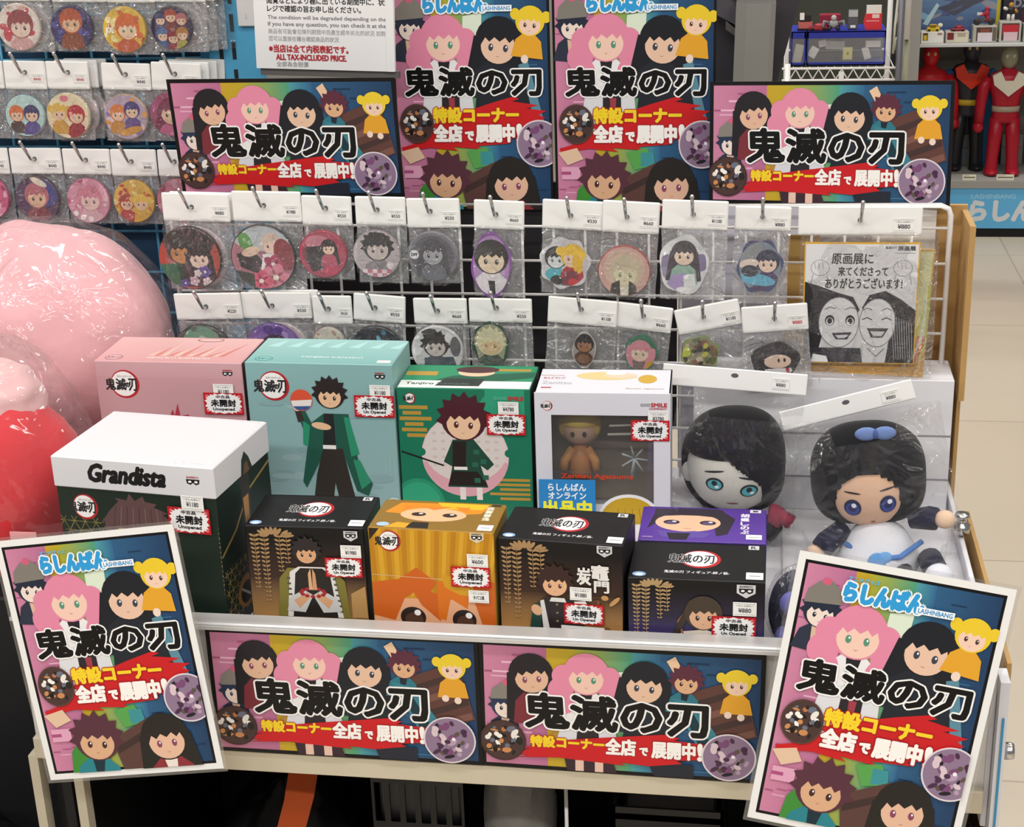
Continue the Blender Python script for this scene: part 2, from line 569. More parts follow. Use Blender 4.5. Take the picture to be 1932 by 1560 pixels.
WALL_GOODS = {
    'w1a': ((-0.9771, 2.05, 1.446), 0.0187, 0.0714, 0.0324, 0.0989, (-0.0092, -0.0653), (0.0308, 0.0317), (0.004, -0.0157)),
    'w1b': ((-0.8998, 2.05, 1.4445), 0.0187, 0.0758, 0.0336, 0.0976, (-0.0117, -0.0663), (0.0298, 0.0301), (-0.005, -0.0156)),
    'w1c': ((-0.8281, 2.05, 1.4432), 0.0187, 0.0663, 0.034, 0.1013, (-0.0103, -0.0681), (0.0302, 0.0306), (-0.0034, -0.0155)),
    'w1d': ((-0.7607, 2.05, 1.4419), 0.0187, 0.0686, 0.0331, 0.0973, (-0.0122, -0.0657), (0.0277, 0.0297), (-0.0053, -0.0154)),
    'w2z': ((-1.0608, 2.054, 1.3363), 0.0298, 0.0758, 0.0376, 0.1058, (-0.0115, -0.0736), (0.0311, 0.0318), (-0.0016, -0.0157)),
    'w2a': ((-0.9905, 2.05, 1.3357), 0.023, 0.0591, 0.0383, 0.1061, (-0.0038, -0.0732), (0.0253, 0.0316), (0.0012, -0.0152)),
    'w2b': ((-0.9316, 2.054, 1.3338), 0.0225, 0.061, 0.0374, 0.1065, (-0.0026, -0.0724), (0.0305, 0.0322), (0.0018, -0.0144)),
    'w2c': ((-0.8467, 2.05, 1.331), 0.0313, 0.0683, 0.0357, 0.1048, (-0.0027, -0.0708), (0.0308, 0.0312), (0.0002, -0.0147)),
    'w2d': ((-0.7763, 2.05, 1.3309), 0.0512, 0.069, 0.0372, 0.1059, (-0.0077, -0.0679), (0.0298, 0.0309), (-0.0008, -0.0147)),
    'w3z': ((-1.0725, 2.05, 1.2177), 0.0028, 0.0806, 0.0367, 0.1058, (0.004, -0.0685), (0.0315, 0.033), (-0.0018, -0.0148)),
    'w3a': ((-0.9923, 2.05, 1.2174), 0.0028, 0.075, 0.0362, 0.1052, (-0.0026, -0.0704), (0.032, 0.0335), (-0.0008, -0.0147)),
    'w3b': ((-0.92, 2.054, 1.2153), 0.0134, 0.069, 0.0357, 0.1046, (-0.0015, -0.0714), (0.031, 0.0326), (-0.0002, -0.015)),
    'w3c': ((-0.8504, 2.05, 1.2152), 0.0138, 0.0652, 0.037, 0.1039, (-0.003, -0.0709), (0.0276, 0.0324), (-0.0025, -0.0164)),
    'w3d': ((-0.7811, 2.05, 1.214), 0.0236, 0.069, 0.0368, 0.1024, (-0.0075, -0.0697), (0.0304, 0.0322), (-0.0103, -0.0155)),
}
POSE_FRONT_A = ((-0.5806, 1.4435, 0.8197), (0.0, 0.0005, -0.0001))  # size (0.297, 0.152)
POSE_FRONT_B = ((-0.283, 1.4442, 0.8193), (-0.0002, 0.0117, 0.0001))  # size (0.297, 0.152)
POSE_UP_A = ((-0.7458, 1.9304, 1.3268), (0.0955, -0.0052, -0.0383))  # size (0.297, 0.15)
POSE_UP_B = ((-0.0689, 2.0247, 1.3032), (-0.0912, -0.0199, -0.1542))  # size (0.297, 0.15)
POSE_SIDE_B = ((0.0429, 1.4155, 0.9489), (-0.136, 0.1558, -0.016))  # size (0.207, 0.2905)
POSE_SIDE_A = ((-0.7855, 1.405, 0.9309), (-0.0938, -0.1286, 0.0205))  # size (0.199, 0.279)
POSE_MID_A = ((-0.4846, 2.065, 1.4255), (0.0, 0.0, 0.0))
POSE_MID_B = ((-0.2722, 2.065, 1.4236), (0.0, 0.0, 0.0))

# ---------------------------------------------------------------- printed pictures used several times
INK = '#15120f'

def brush(A, pts, col='#c81c22'):
    A.poly(pts, col)

def ring_badge(A, cx, cy, rx, ry, rim, bg, blobs, seed):
    """a round print of mottled patches"""
    A.ell(cx, cy, rx, ry, rim, n=36)
    A.ell(cx, cy, rx * .94, ry * .94, bg, n=36)
    rnd = random.Random(seed)
    for k in range(34):
        a, d = rnd.uniform(0, 2 * pi), sqrt(rnd.random()) * .74
        A.ell(cx + rx * d * cos(a), cy + ry * d * sin(a), rx * rnd.uniform(.06, .22), ry * rnd.uniform(.05, .15), rnd.choice(blobs), rnd.uniform(0, pi), 12)

def backdrop(A, w, h, pink_to, rainbow_to):
    """pink on the left, a band of yellow, lime and teal, deep blue on the right"""
    A.rect(0, 0, w, -h, '#08070a')
    b = w * .016
    x0, x1, y0, y1 = b, w - b, -b, -h + b
    A.grad(x0, y1, pink_to, y0, '#c9819f', '#b56d91')
    A.grad(pink_to, y1, w * .34, y0, '#c2a02a', '#b8a22c')
    A.grad(w * .34, y1, rainbow_to, y0, '#a9a936', '#4f9a78')
    A.grad(rainbow_to, y1, rainbow_to + w * .1, y0, '#4d98a0', '#31658f')
    A.grad(rainbow_to + w * .1, y1, x1, y0, '#2c5a80', '#1f3d60')
    rnd = random.Random(5)
    for k in range(26):                               # cloud bars
        px, py = rnd.uniform(x0, pink_to - w * .08), y0 - rnd.random() * (h - 2 * b) * .96
        A.rect(px, py, px + w * rnd.uniform(.04, .09), py - w * .008, rnd.choice(['#e6b3c8', '#a65780', '#dda2bd']))
    for k in range(24):
        px, py = rnd.uniform(rainbow_to + w * .1, x1 - w * .1), y0 - rnd.random() * (h - 2 * b) * .96
        A.rect(px, py, px + w * rnd.uniform(.06, .1), py - w * .006, rnd.choice(['#1b3454', '#3b6e96']))

def title(A, x0, y0, x1, y1):
    ws = (x1 - x0)
    A.text('鬼滅の刃', x0, y0, x1, y1, '#080708', ws * .0098, ('#f3f2f0', ws * .010), shear=-.05)

def dol(A, x, y, s, *a, **k):
    doll(A, x, y, s, *a, **k)

def landscape_art():
    w, h = 100.0, 51.2
    A = Art([(0, -h), (w, -h), (w, 0), (0, 0)])
    backdrop(A, w, h, 24, 54)
    A.poly([(45, -10), (54, -9), (53, -30), (44, -34)], '#d8e6d2')
    A.poly([(27, -32), (38, -30), (36, -42), (24, -42)], '#b5873a')
    # a grey-capped small doll
    dol(A, 9.5, -25.5, 5.2, '#26354f', '#ead8cc', '#2d3448', 'spiky', '#26303c', -.1, '#d8b49c')
    A.poly([(3.6, -23), (4.4, -19), (7.6, -16.4), (11.6, -16), (14.6, -18.6), (15.2, -22.6)], '#857f77')
    A.ell(9.6, -16.2, 1.4, 1.2, '#d0607c')
    dol(A, 18.5, -12.5, 7.4, '#221f24', '#deb497', '#7a2f38', 'long', '#8a4560', .12, '#e8c7c4')
    # brown slatted chest
    A.poly([(74, -16), (92, -9), (98, -32), (83, -38)], '#5e3d36')
    for k in range(4):
        A.poly([(75.5 + k * 2.3, -19.5 - k * 5), (93 + k * 1.2, -12.5 - k * 5.6), (93.6 + k * 1.2, -15 - k * 5.6), (76.2 + k * 2.3, -22 - k * 5)], '#7b544a' if k % 2 else '#43302f')
    dol(A, 38, -11.5, 7.6, '#e08aa6', '#edc5b4', '#e7e6e6', 'puff', '#5a8f74', 0, '#242126')
    A.poly([(29, -32), (36, -30), (34.5, -43), (26, -43)], '#d6d6dc')
    A.poly([(42, -30), (48, -32), (50, -43), (41, -42)], '#d6d6dc')
    A.poly([(35, -30), (42, -30), (43, -43), (34, -43)], '#2a262c')
    dol(A, 58.5, -13.5, 7.8, '#1d1f26', '#e2bda2', '#242a34', 'long', '#3c3f4c', -.08)
    A.poly([(52, -30), (69, -30), (73, -44), (49, -44)], '#20262e')
    A.poly([(66, -4), (69, -2), (72, -8), (70, -11)], '#e3c19f')
    dol(A, 73, -11.5, 5.0, '#5b2c3c', '#d9ab85', '#2f7484', 'spiky', '#3a2622', -.1, '#1c2a36')
    A.poly([(68, -18), (76, -20), (90, -42), (80, -44)], '#3a7f8e')
    A.poly([(72, -24), (75, -23), (84, -40), (80, -42)], '#173642')
    dol(A, 90.3, -11.2, 4.7, '#e6c832', '#ecc9b2', '#dfa02e', 'tails', '#4a342a', 0)
    A.ell(87.5, -23.8, 1.3, 1.4, '#ecd4c4'); A.ell(92, -24.5, 1.3, 1.4, '#ecd4c4')
    A.poly([(30, -45), (47, -45), (49, -50.4), (31, -50.4)], '#3a2630')
    A.poly([(34, -46), (37, -46), (37, -50.4), (34, -50.4)], '#e3bfae')
    A.poly([(41, -46), (44, -46), (44, -50.4), (41, -50.4)], '#e3bfae')
    A.poly([(60, -45), (76, -45), (76, -50.4), (62, -50.4)], '#232733')
    # red brush stroke
    brush(A, [(12, -44.6), (18, -42.4), (14, -42.2), (24, -40.2), (19, -39.6), (40, -36.6), (52, -35), (66, -33.2), (71, -34.4), (69, -35.4), (80, -36.4), (79, -38.2), (82, -39.4),
              (79, -42.6), (70, -43.6), (72, -44.8), (60, -46.6), (50, -45.8), (52, -47), (36, -46), (28, -45.4), (13, -46.2), (17, -45.2)])
    title(A, 16.5, -33.4, 81, -19.6)
    A.text('特設コーナー', 18, -41.3, 44.2, -36.8, '#f0cf2a', .28, ('#b32622', .3))
    A.text('全店', 45, -42.6, 55.4, -36.2, '#f6f3ee', .34, ('#a01c20', .25))
    A.text('で', 57, -42.2, 59.8, -39.2, '#f6f3ee', .24, ('#a01c20', .25))
    A.text('展開中', 61.4, -42.8, 76.4, -36.2, '#f6f3ee', .34, ('#a01c20', .25))
    A.text('!', 77.6, -42.8, 78.8, -36.2, '#f6f3ee', .4, ('#a01c20', .25))
    ring_badge(A, 8, -39.6, 8.3, 8.3, '#3d2a26', '#4a3532', ['#c98a55', '#e9e4dd', '#f2efe9', '#26211f', '#6b7080', '#b5754a', '#171412'], 3)
    ring_badge(A, 88.3, -40.8, 9.6, 9.6, '#ddd3da', '#8d7690', ['#f1eef0', '#4a2c48', '#b49ab2', '#7a4a74', '#221c26', '#d9c4cc', '#8a2a4c', '#5c5344'], 8)
    return A, w, h

def portrait_art():
    w, h = 100.0, 141.4
    A = Art([(0, -h), (w, -h), (w, 0), (0, 0)])
    backdrop(A, w, h, 26, 56)
    A.poly([(46, -20), (58, -18), (56, -52), (44, -54)], '#d8e4cf')
    dol(A, 12.5, -26, 8.4, '#222a3c', '#ead8cc', '#2b3142', 'spiky', '#26303c', -.1, '#d8b49c')
    A.poly([(3, -22), (4, -15), (9, -10), (16, -9.4), (21, -14), (22, -20.6)], '#7f7a72')
    A.ell(12.6, -9.6, 2.2, 1.9, '#cf5c7a')
    dol(A, 33, -34, 13.4, '#df87a4', '#efc8b7', '#e8e7e8', 'puff', '#5a8f74', 0, '#242126')
    dol(A, 68, -36, 13.6, '#1b1d24', '#e4bfa6', '#22262f', 'long', '#3c3f4c', -.1)
    A.poly([(80, -50), (86, -48), (97, -92), (88, -96)], '#5b8a9c')
    A.poly([(54, -60), (84, -60), (90, -92), (50, -92)], '#20252d')
    A.poly([(20, -66), (32, -62), (29, -92), (16, -90)], '#d9dadd')
    A.poly([(41, -62), (50, -66), (52, -92), (40, -92)], '#d9dadd')
    A.poly([(31, -62), (42, -62), (42, -92), (30, -92)], '#2a252a')
    A.poly([(35, -70), (39, -70), (38, -90), (36, -90)], '#9c3c48')
    dol(A, 88, -24, 8.4, '#e7c62e', '#efcbb4', '#e0a22c', 'tails', '#4a342a', -.12)
    A.ell(84, -46.5, 2.3, 2.6, '#ecd4c4')
    brush(A, [(3, -101.5), (16, -97.5), (9, -97), (30, -90), (20, -88), (48, -78), (60, -74), (76, -69.5), (80, -71), (75, -72.5), (92, -75), (84, -77), (97, -78.5), (92, -81),
              (96, -83), (90, -86), (92, -92), (70, -97), (72, -99), (52, -100.5), (56, -102.5), (36, -101), (40, -103.5), (22, -101.5), (4, -104)])
    # lower pictures
    A.poly([(45, -104), (58, -101), (63, -112), (50, -115)], '#57a04e')
    A.poly([(54, -104), (62, -104), (63, -112), (54, -113)], '#3d8f96')
    A.poly([(40, -122), (64, -110), (70, -141), (44, -141)], '#5a3d37')
    A.poly([(42, -127), (66, -115), (67, -119), (43, -131)], '#3f2d2b')
    A.poly([(12, -141), (14, -128), (24, -116), (30, -124), (27, -141)], '#3f8a36')
    A.poly([(2, -104), (14, -101), (18, -108), (8, -112)], '#e0bfa2')
    A.rect(4, -113, 16, -121, '#dda2bd')
    A.rect(4, -116, 10, -118, '#a94f7c')
    dol(A, 31, -121, 13, '#57303c', '#d8aa86', '#27818c', 'spiky', '#47282a', -.1, '#16303a')
    dol(A, 73, -123, 13.5, '#26221f', '#e2b79c', '#8c2f38', 'long', '#8a4560', .05, '#eadfd6')
    title(A, 8, -68.5, 94.5, -51.5)
    A.text('特設コーナー', 25, -85.4, 79, -76.2, '#f2d12a', .6, ('#b01f20', .5))
    A.text('全店', 25, -97.4, 42.5, -87.2, '#f6f3ee', .7, ('#a01c20', .5))
    A.text('で', 45, -96.6, 50, -91.4, '#f6f3ee', .5, ('#a01c20', .5))
    A.text('展開中', 52, -97.6, 76, -87, '#f6f3ee', .7, ('#a01c20', .5))
    A.text('!', 78.2, -97.6, 80.6, -87, '#f6f3ee', .8, ('#a01c20', .5))
    A.text('らしんばん', 22, -17.2, 61, -7.4, '#2f9bd8', .9, ('#f4f6f8', .9))
    A.rect(58, -17.4, 77, -13.6, '#f4f6f8')
    A.text('LASHINBANG', 59, -16.7, 76, -14.3, '#3a8fc4', .1)
    A.text('アニメグッズ', 22.5, -6.6, 38, -4.2, '#58b0e0', .12)
    ring_badge(A, 14, -86, 11, 12.5, '#5a4038', '#4a3532', ['#c98a55', '#e9e4dd', '#f4f1ea', '#26211f', '#6b7080', '#b5754a', '#171412'], 3)
    ring_badge(A, 92, -99, 14.5, 15, '#ddd3da', '#8d7690', ['#f1eef0', '#4a2c48', '#b49ab2', '#7a4a74', '#221c26', '#d9c4cc', '#6a5a70', '#5c5344'], 8)
    return A, w, h

def poster_mesh(maker, width, margin=0.0, name='printed_sheet'):
    A, w, h = maker()
    mb = MB()
    k = (width - 2 * margin) / w
    H = h * k + 2 * margin
    mb.box((0, 0.0, -H), (width, 0.0016, 0), '#e9e8e6' if margin else '#15131a')
    A.onto(mb, front(margin, -0.00005, -margin), k)
    return mb.mesh(name, M_POSTER), H

def poster(mesh, label, loc, rot, group, sleeve=None, size=1.0):
    o = root('poster', label, 'poster', loc, rot, group)
    o.scale = (size, size, size)
    link('printed_sheet', mesh, o)
    if sleeve:
        w, h, b = sleeve
        mb = MB()
        for (x0, z0, x1, z1) in ((-b, -h - b, w + b, -h), (-b, 0, w + b, b), (-b, -h, 0, 0), (w, -h, w + b, 0)):
            mb.box((x0, 0.0004, z0), (x1, 0.0011, z1), '#fff')
        mb.build('laminate_edge', M_CLEAR, o)
    return o

LAND, LH = poster_mesh(landscape_art, 0.297)
PORT, PH = poster_mesh(portrait_art, 0.209)
PORTM, PMH = poster_mesh(portrait_art, 0.216, 0.0075)
GP = 'red banner posters around the display rack'
poster(LAND, 'wide poster in the front rail, beside the tilted white-bordered poster at left', *POSE_FRONT_A, GP)
poster(LAND, 'wide poster in the front rail, next to the tilted white-bordered poster at right', *POSE_FRONT_B, GP)
poster(LAND, 'wide poster standing above the round badges, beside the white notice sign', *POSE_UP_A, GP)
poster(LAND, 'wide poster standing above the square drawn card, before the toy cabinet', *POSE_UP_B, GP)
poster(PORT, 'tall poster standing beside the white notice sign above the wire grid', POSE_MID_A[0], POSE_MID_A[1], GP)
poster(PORT, 'tall poster standing beside the dark monitor back above the wire grid', POSE_MID_B[0], POSE_MID_B[1], GP)
poster(PORTM, 'tilted white-bordered tall poster hung over the left end of the front rail', *POSE_SIDE_A, GP, (0.216, PMH, 0.004), 0.92)
poster(PORTM, 'tilted white-bordered tall poster hung over the right end of the front rail', *POSE_SIDE_B, GP, (0.216, PMH, 0.004), 0.958)

# ---------------------------------------------------------------- the display rack
rack = root('display_rack', 'white tiered display rack with silver front rail and dark space below', 'display rack', (-0.28, 1.7, 0))
def part(mb, name, mat, parent=rack):
    off = Vector((-0.28, 1.7, 0))
    mb.v = [tuple(Vector(p) - off) for p in mb.v]
    return mb.build(name, mat, parent)
XL, XR = -0.80, 0.238
part(MB().box((XL, 1.462, 0.772), (XR, 2.0, 0.79), bev=.002), 'tray_floor', M_WHITE)
part(MB().box((XL, 1.64, 0.79), (XR - .3, 1.868, 0.832), bev=.002), 'raised_step', M_WHITE)
rb = MB().box((-0.08, 1.872, 0.79), (XR - .004, 1.95, 0.966), bev=.001)
part(rb, 'slatted_riser', M_WHITE)
sl = MB()
for z in (0.835, 0.893):
    sl.box((-0.08, 1.8712, z), (XR - .004, 1.8718, z + .0018))
part(sl, 'riser_groove', plain('groove_grey', '#85848c', 0.7))
part(MB().box((XR, 1.455, 0.62), (XR + .006, 2.0, 0.806), bev=.001), 'side_panel', M_WHITE)
sp = MB()
sp.box((XR + .0065, 1.44, 0.0), (XR + .016, 1.47, 0.80))
part(sp, 'corner_post', M_WHITE)
part(MB().box((XR + .0105, 1.4385, 0.30), (XR + .0128, 1.44, 0.76)), 'blue_edge_strip', plain('blue_edge', '#3a8fb8', .5))
part(MB().box((XL, 1.455, 0.655), (XR, 1.462, 0.822)), 'rail_back', M_STEEL)
rl = MB()
rl.box((XL, 1.440, 0.8215), (XR, 1.464, 0.8275), bev=.0015)
rl.box((XL, 1.4375, 0.8205), (XR, 1.4395, 0.8245))
part(rl, 'front_rail', M_STEEL)
part(MB().box((XL, 1.446, 0.641), (XR, 1.462, 0.668), bev=.001), 'rail_foot_strip', M_BEIGE)
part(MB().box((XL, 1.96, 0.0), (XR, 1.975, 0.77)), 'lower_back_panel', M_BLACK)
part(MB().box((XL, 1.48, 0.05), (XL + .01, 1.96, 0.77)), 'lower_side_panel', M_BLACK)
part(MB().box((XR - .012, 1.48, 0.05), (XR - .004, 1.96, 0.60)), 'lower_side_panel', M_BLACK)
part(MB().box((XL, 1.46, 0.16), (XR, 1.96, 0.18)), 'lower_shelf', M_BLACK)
for (x, y, c) in ((XL - .012, 1.452, M_BEIGE), (XL + .022, 1.456, M_BLACK), (XL + .036, 1.458, M_BEIGE)):
    part(MB().box((x, y, 0.0), (x + .011, y + .016, 0.64)), 'leg', c)
for x in (XL, XR - .02):
    part(MB().box((x, 1.93, 0.0), (x + .02, 1.955, 0.16)), 'leg', M_BLACK)
kn = MB()
kn.lathe([(0.0, 0.008), (0.008, 0.008), (0.009, 0.005), (0.009, -0.004), (0.0, -0.004)], M=Matrix.Translation((XR + .020, 1.46, 0.71)) @ Matrix.Rotation(pi / 2, 4, 'Y'))
part(kn, 'knob', M_CHROME)
cl = MB()
cl.lathe([(0, .016), (.008, .016), (.009, .012), (.006, .010), (.006, .004), (.010, .002), (.010, -.008), (.006, -.010), (0, -.010)], c=(XR + .003, 1.775, 0.818))
part(cl, 'corner_clamp', M_CHROME)

# clear tray fronts between the goods on the right
ac = MB()
ac.box((0.03, 1.60, 0.791), (XR - .004, 1.602, 0.825))
ac.box((0.03, 1.53, 0.791), (0.032, 1.86, 0.812))
tag(ac.build('tray_divider', M_CLEAR), 'low clear plastic divider on the tray in front of the plush dolls', 'divider')

# wire grid with its back board and the cardboard behind
g = MB()
yg = 1.935
gx0, gx1, gz0, gz1 = -0.76, 0.224, 0.80, 1.167
g.tube([(gx0, yg, gz0), (gx0, yg, gz1 - .012), (gx0 + .004, yg, gz1 - .003), (gx0 + .012, yg, gz1), (gx1 - .012, yg, gz1), (gx1 - .003, yg, gz1 - .004), (gx1, yg, gz1 - .012), (gx1, yg, gz0)], 0.0034)
x = gx0 + .02
while x < gx1 - .01:
    g.tube([(x, yg + .004, gz0), (x, yg + .004, gz1)], 0.0018, n=6)
    x += .04
z = gz1 - .028
while z > gz0:
    g.tube([(gx0, yg, z), (gx1, yg, z)], 0.0018, n=6)
    z -= .0445
tag(g.build('wire_grid', M_WIRE), 'white wire grid standing behind the boxes and carrying the hooks', 'wire grid')
bb = MB().box((-0.105, 1.975, 0.80), (0.135, 1.983, 1.155), '#b9b8c2')
bb.box((0.135, 1.978, 1.06), (0.212, 1.982, 1.16), '#d8d4cf')
bb.box((0.03, 1.972, 0.98), (0.07, 1.9745, 1.12), '#b08f55')
tag(bb.build('back_board', M_MATTE), 'pale lilac board leaning behind the wire grid', 'board')
cb = MB()
cb.box((0.135, 1.988, 0.55), (0.25, 1.996, 1.155), '#b58f57')
cb.box((0.243, 1.90, 0.93), (0.250, 1.988, 1.15), '#b58f57')
cb.box((0.2455, 1.93, 0.55), (0.250, 1.988, 0.93), '#b58f57')
tag(cb.build('cardboard_box', M_CARD), 'brown cardboard box side standing behind the wire grid at its end', 'cardboard box')
cs = MB().box((0.256, 1.40 + .08, 0.40), (0.2605, 1.86, 0.80), '#b58f57')
tag(cs.build('cardboard_sheet', M_CARD), 'narrow brown cardboard sheet against the outer side of the rack tray', 'cardboard')

# ---------------------------------------------------------------- bagged goods on hooks
def picture(A, spec, k=1.0):
    """small picture language, all in units of the badge radius"""
    for it in spec:
        t = it[0]
        if t == 'e':
            A.ell(it[1], it[2], it[3], it[4], it[5], it[6] if len(it) > 6 else 0.0, 20)
        elif t == 'p':
            A.poly(it[1], it[2])
        elif t == 'h':
            doll(A, it[1], it[2], it[3], it[4], it[5], it[6], it[7] if len(it) > 7 else 'bob', it[8] if len(it) > 8 else '#3a2a2a', it[9] if len(it) > 9 else 0.0)
        elif t == 'd':                                     # scattered dots: seed, colours, count, size
            rnd = random.Random(it[1])
            for _ in range(it[3]):
                a, d = rnd.uniform(0, 2 * pi), sqrt(rnd.random()) * .98
                A.ell(d * cos(a), d * sin(a), it[4] * rnd.uniform(.5, 1.2), it[4] * rnd.uniform(.5, 1.2), rnd.choice(it[2]), rnd.uniform(0, 3), 10)
        elif t == 'f':                                     # flower
            x, y, s, c = it[1:5]
            for q in range(5):
                A.ell(x + s * .55 * cos(q * 1.257), y + s * .55 * sin(q * 1.257), s * .5, s * .42, c, q * 1.257, 12, q > 0)
            A.ell(x, y, s * .22, s * .22, '#f3e7d8', n=10)
        elif t == 't':
            A.text(it[1], it[2], it[3], it[4], it[5], it[6], it[7] if len(it) > 7 else 0.0)
        elif t == 'w':                                     # word around the rim
            pass

def badge_mesh(r, rim, bg, spec, ry=None):
    ry = ry or r
    mb = MB()
    M = Matrix.Diagonal((r, 1, ry, 1)) @ Matrix.Rotation(pi / 2, 4, 'X')
    mb.lathe([(0, -.0005), (.96, -.0005), (1.0, .0012), (1.0, .0034), (.985, .0052), (.95, .0064), (0, .0064)], rim, 40, M)
    A = Art([(0.955 * cos(2 * pi * k / 40), 0.955 * sin(2 * pi * k / 40)) for k in range(40)])
    A.ell(0, 0, .955, .955, bg, n=40)
    picture(A, spec)
    A.onto(mb, Matrix.Translation((0, -.0064, 0)) @ Matrix.Diagonal((r, 1, ry, 1)) @ front())
    return mb.mesh('badge', M_BADGE)

def blob_outline(rx, rz, lumps, amp, ph, n=44):
    return [(rx * (1 + amp * sin(lumps * t + ph)) * cos(t), rz * (1 + amp * sin(lumps * t + ph * 2)) * sin(t)) for t in [2 * pi * k / n for k in range(n)]]

def charm_mesh(rx, rz, rim, bg, spec, lumps=5, amp=.06, ph=.6, square=False):
    mb = MB()
    if square:
        out = [(-rx, -rz), (rx, -rz), (rx, rz), (-rx, rz)]
    else:
        out = blob_outline(rx, rz, lumps, amp, ph)
    mb.prism(out, -.0034, 0.0, rim)
    inn = [(x * .95, z * .95) for x, z in out]
    s = (rx + rz) / 2
    win = [(x / s, z / s) for x, z in (ell(0, 0, rx * .93, rz * .93, 36) if not square else [(-rx * .98, -rz * .98), (rx * .98, -rz * .98), (rx * .98, rz * .98), (-rx * .98, rz * .98)])]
    A = Art(win)
    A.poly(win if not square else win, bg)
    picture(A, spec)
    A.onto(mb, front(0, -.0034, 0), s)
    return mb.mesh('charm', M_BADGE)

def film_pouch(w, h, zt, thick, seed, centre=None, rad=None, wob=.0016, nx=12, nz=14, sides=(0, 1)):
    """clear pouch hanging below a card: flat seams, swollen over what lies inside"""
    rnd = random.Random(seed)
    o = Vector((rnd.uniform(-9, 9), rnd.uniform(-9, 9), rnd.uniform(-9, 9)))
    mb = MB()
    for side in sides:
        v, f = [], []
        for j in range(nz + 1):
            for i in range(nx + 1):
                u, t = i / nx, j / nz
                x, z = (u - .5) * w, zt - t * h
                b = (max(0, sin(pi * u)) ** .5) * (max(0, sin(pi * t)) ** .4)
                nn = noise.noise(Vector((x * 55, z * 55, side * 3.0)) + o)
                x2 = x + .0016 * noise.noise(Vector((z * 40, 7, 1)) + o)
                if side == 0:
                    y = -.0012 - b * thick * .75 - abs(nn) * wob * 2.2 * (0.3 + b)
                    if centre:
                        q = ((x - centre[0]) / (rad[0] * 1.2)) ** 2 + ((z - centre[1]) / (rad[1] * 1.2)) ** 2
                        if q < 1:
                            y = min(y, -thick - .001 - abs(nn) * wob * .5)
                else:
                    y = .0018 + b * .0015
                v.append((x2, y, z))
        for j in range(nz):
            for i in range(nx):
                a = j * (nx + 1) + i
                q = (a, a + nx + 1, a + nx + 2, a + 1)
                f.append(q if side == 0 else q[::-1])
        mb.add(v, f, '#fff', True)
    return mb

def price_art(price, col='#4a4a50', lines=True):
    A = Art()
    A.rect(0, 0, 26, -17, '#efeeea')
    if lines:
        A.rect(1.5, -1.6, 24.5, -2.1, '#8d8d92'); A.rect(1.5, -14.9, 24.5, -15.3, '#8d8d92')
        A.text('ーらしんばんー', 3, -5.2, 23, -3.0, '#77777c', .1)
    A.text(price, 6, -12.6, 20, -7.2, col, .22)
    return A

_pm = {}
def price_sticker(price, s=1.0, col='#5a5a60'):
    k = (price, s, col)
    if k not in _pm:
        mb = MB().box((0, -.0004, -.017 * s), (.026 * s, 0, 0), '#efeeea')
        price_art(price, col).onto(mb, front(0, -.0004, 0), .001 * s)
        _pm[k] = mb.mesh('price_sticker', M_PAPER)
    return _pm[k]

def header_card(w, hc, hole):
    mb = MB()
    n = 16
    mb.box((-w / 2, -.0016, -hc), (w / 2, .0026, 0), '#f0efec', bev=.0012)
    A = Art()
    A.ell(hole[0], hole[1], .0032, .0032, '#7c7b79', n=n)
    A.rect(-w / 2 + .001, -hc + .0022, w / 2 - .001, -hc + .0016, '#d9d8d5')
    A.onto(mb, front(0, -.0016, 0))
    return mb

def bag_item(name, cat, label, group, row, mesh, part_name, price=None, thick=.0075, lean=0.0, sticker='#5a5a60', turn=0.0, extra=None):
    loc, tilt, w, hc, bl, (ix, iz), (rx, rz), hole = row
    r = root(name, label, cat, loc, (lean, tilt, 0), group)
    header_card(w, hc, hole).build('header_card', M_PAPER, r)
    o = link(part_name, mesh, r, (ix, -.0005, iz), (0, turn, 0))
    zt = -hc + .004
    film_pouch(w * 1.0, bl + zt, zt, thick, hash_seed(label), (ix, iz), (rx, rz), sides=(0,)).build('clear_bag', M_FILM, r)
    film_pouch(w * 1.0, bl + zt, zt, thick, hash_seed(label), sides=(1,)).build('bag_back', M_FILM_BACK, r, (0, .0005, 0))
    if price:
        s = min(.9, w / .075)
        link('price_sticker', price_sticker(price, round(s * .92, 2), sticker), r, (w / 2 - .0265 * s, -.0018, -hc * .44))
    return r

def hash_seed(s):
    return sum((i + 1) * ord(c) for i, c in enumerate(s)) % 100003

hook_mb = MB()
hook_mb.tube([(0, .05, .0), (0, .012, .0), (0, -.006, 0), (0, -.011, .002), (0, -.015, .0065), (0, -.0365, .030)], .0021, n=8)
hook_mb.ball((0, -.0365, .030), .0028, nu=8, nv=6)
HOOK = hook_mb.mesh('peg_hook', M_CHROME)
def hook(row, what, where):
    loc, tilt, w, hc, bl, it, rr, hole = row
    c, s_ = cos(tilt), sin(tilt)
    o = link('peg_hook', HOOK, None, (loc[0] + hole[0] * c + hole[1] * s_, loc[1] - .002, loc[2] - hole[0] * s_ + hole[1] * c))
    tag(o, 'peg hook holding the ' + what, 'hook', 'peg hooks on the ' + where)

SK = '#e9c3a6'
GG = 'bagged goods hung on the white wire grid'
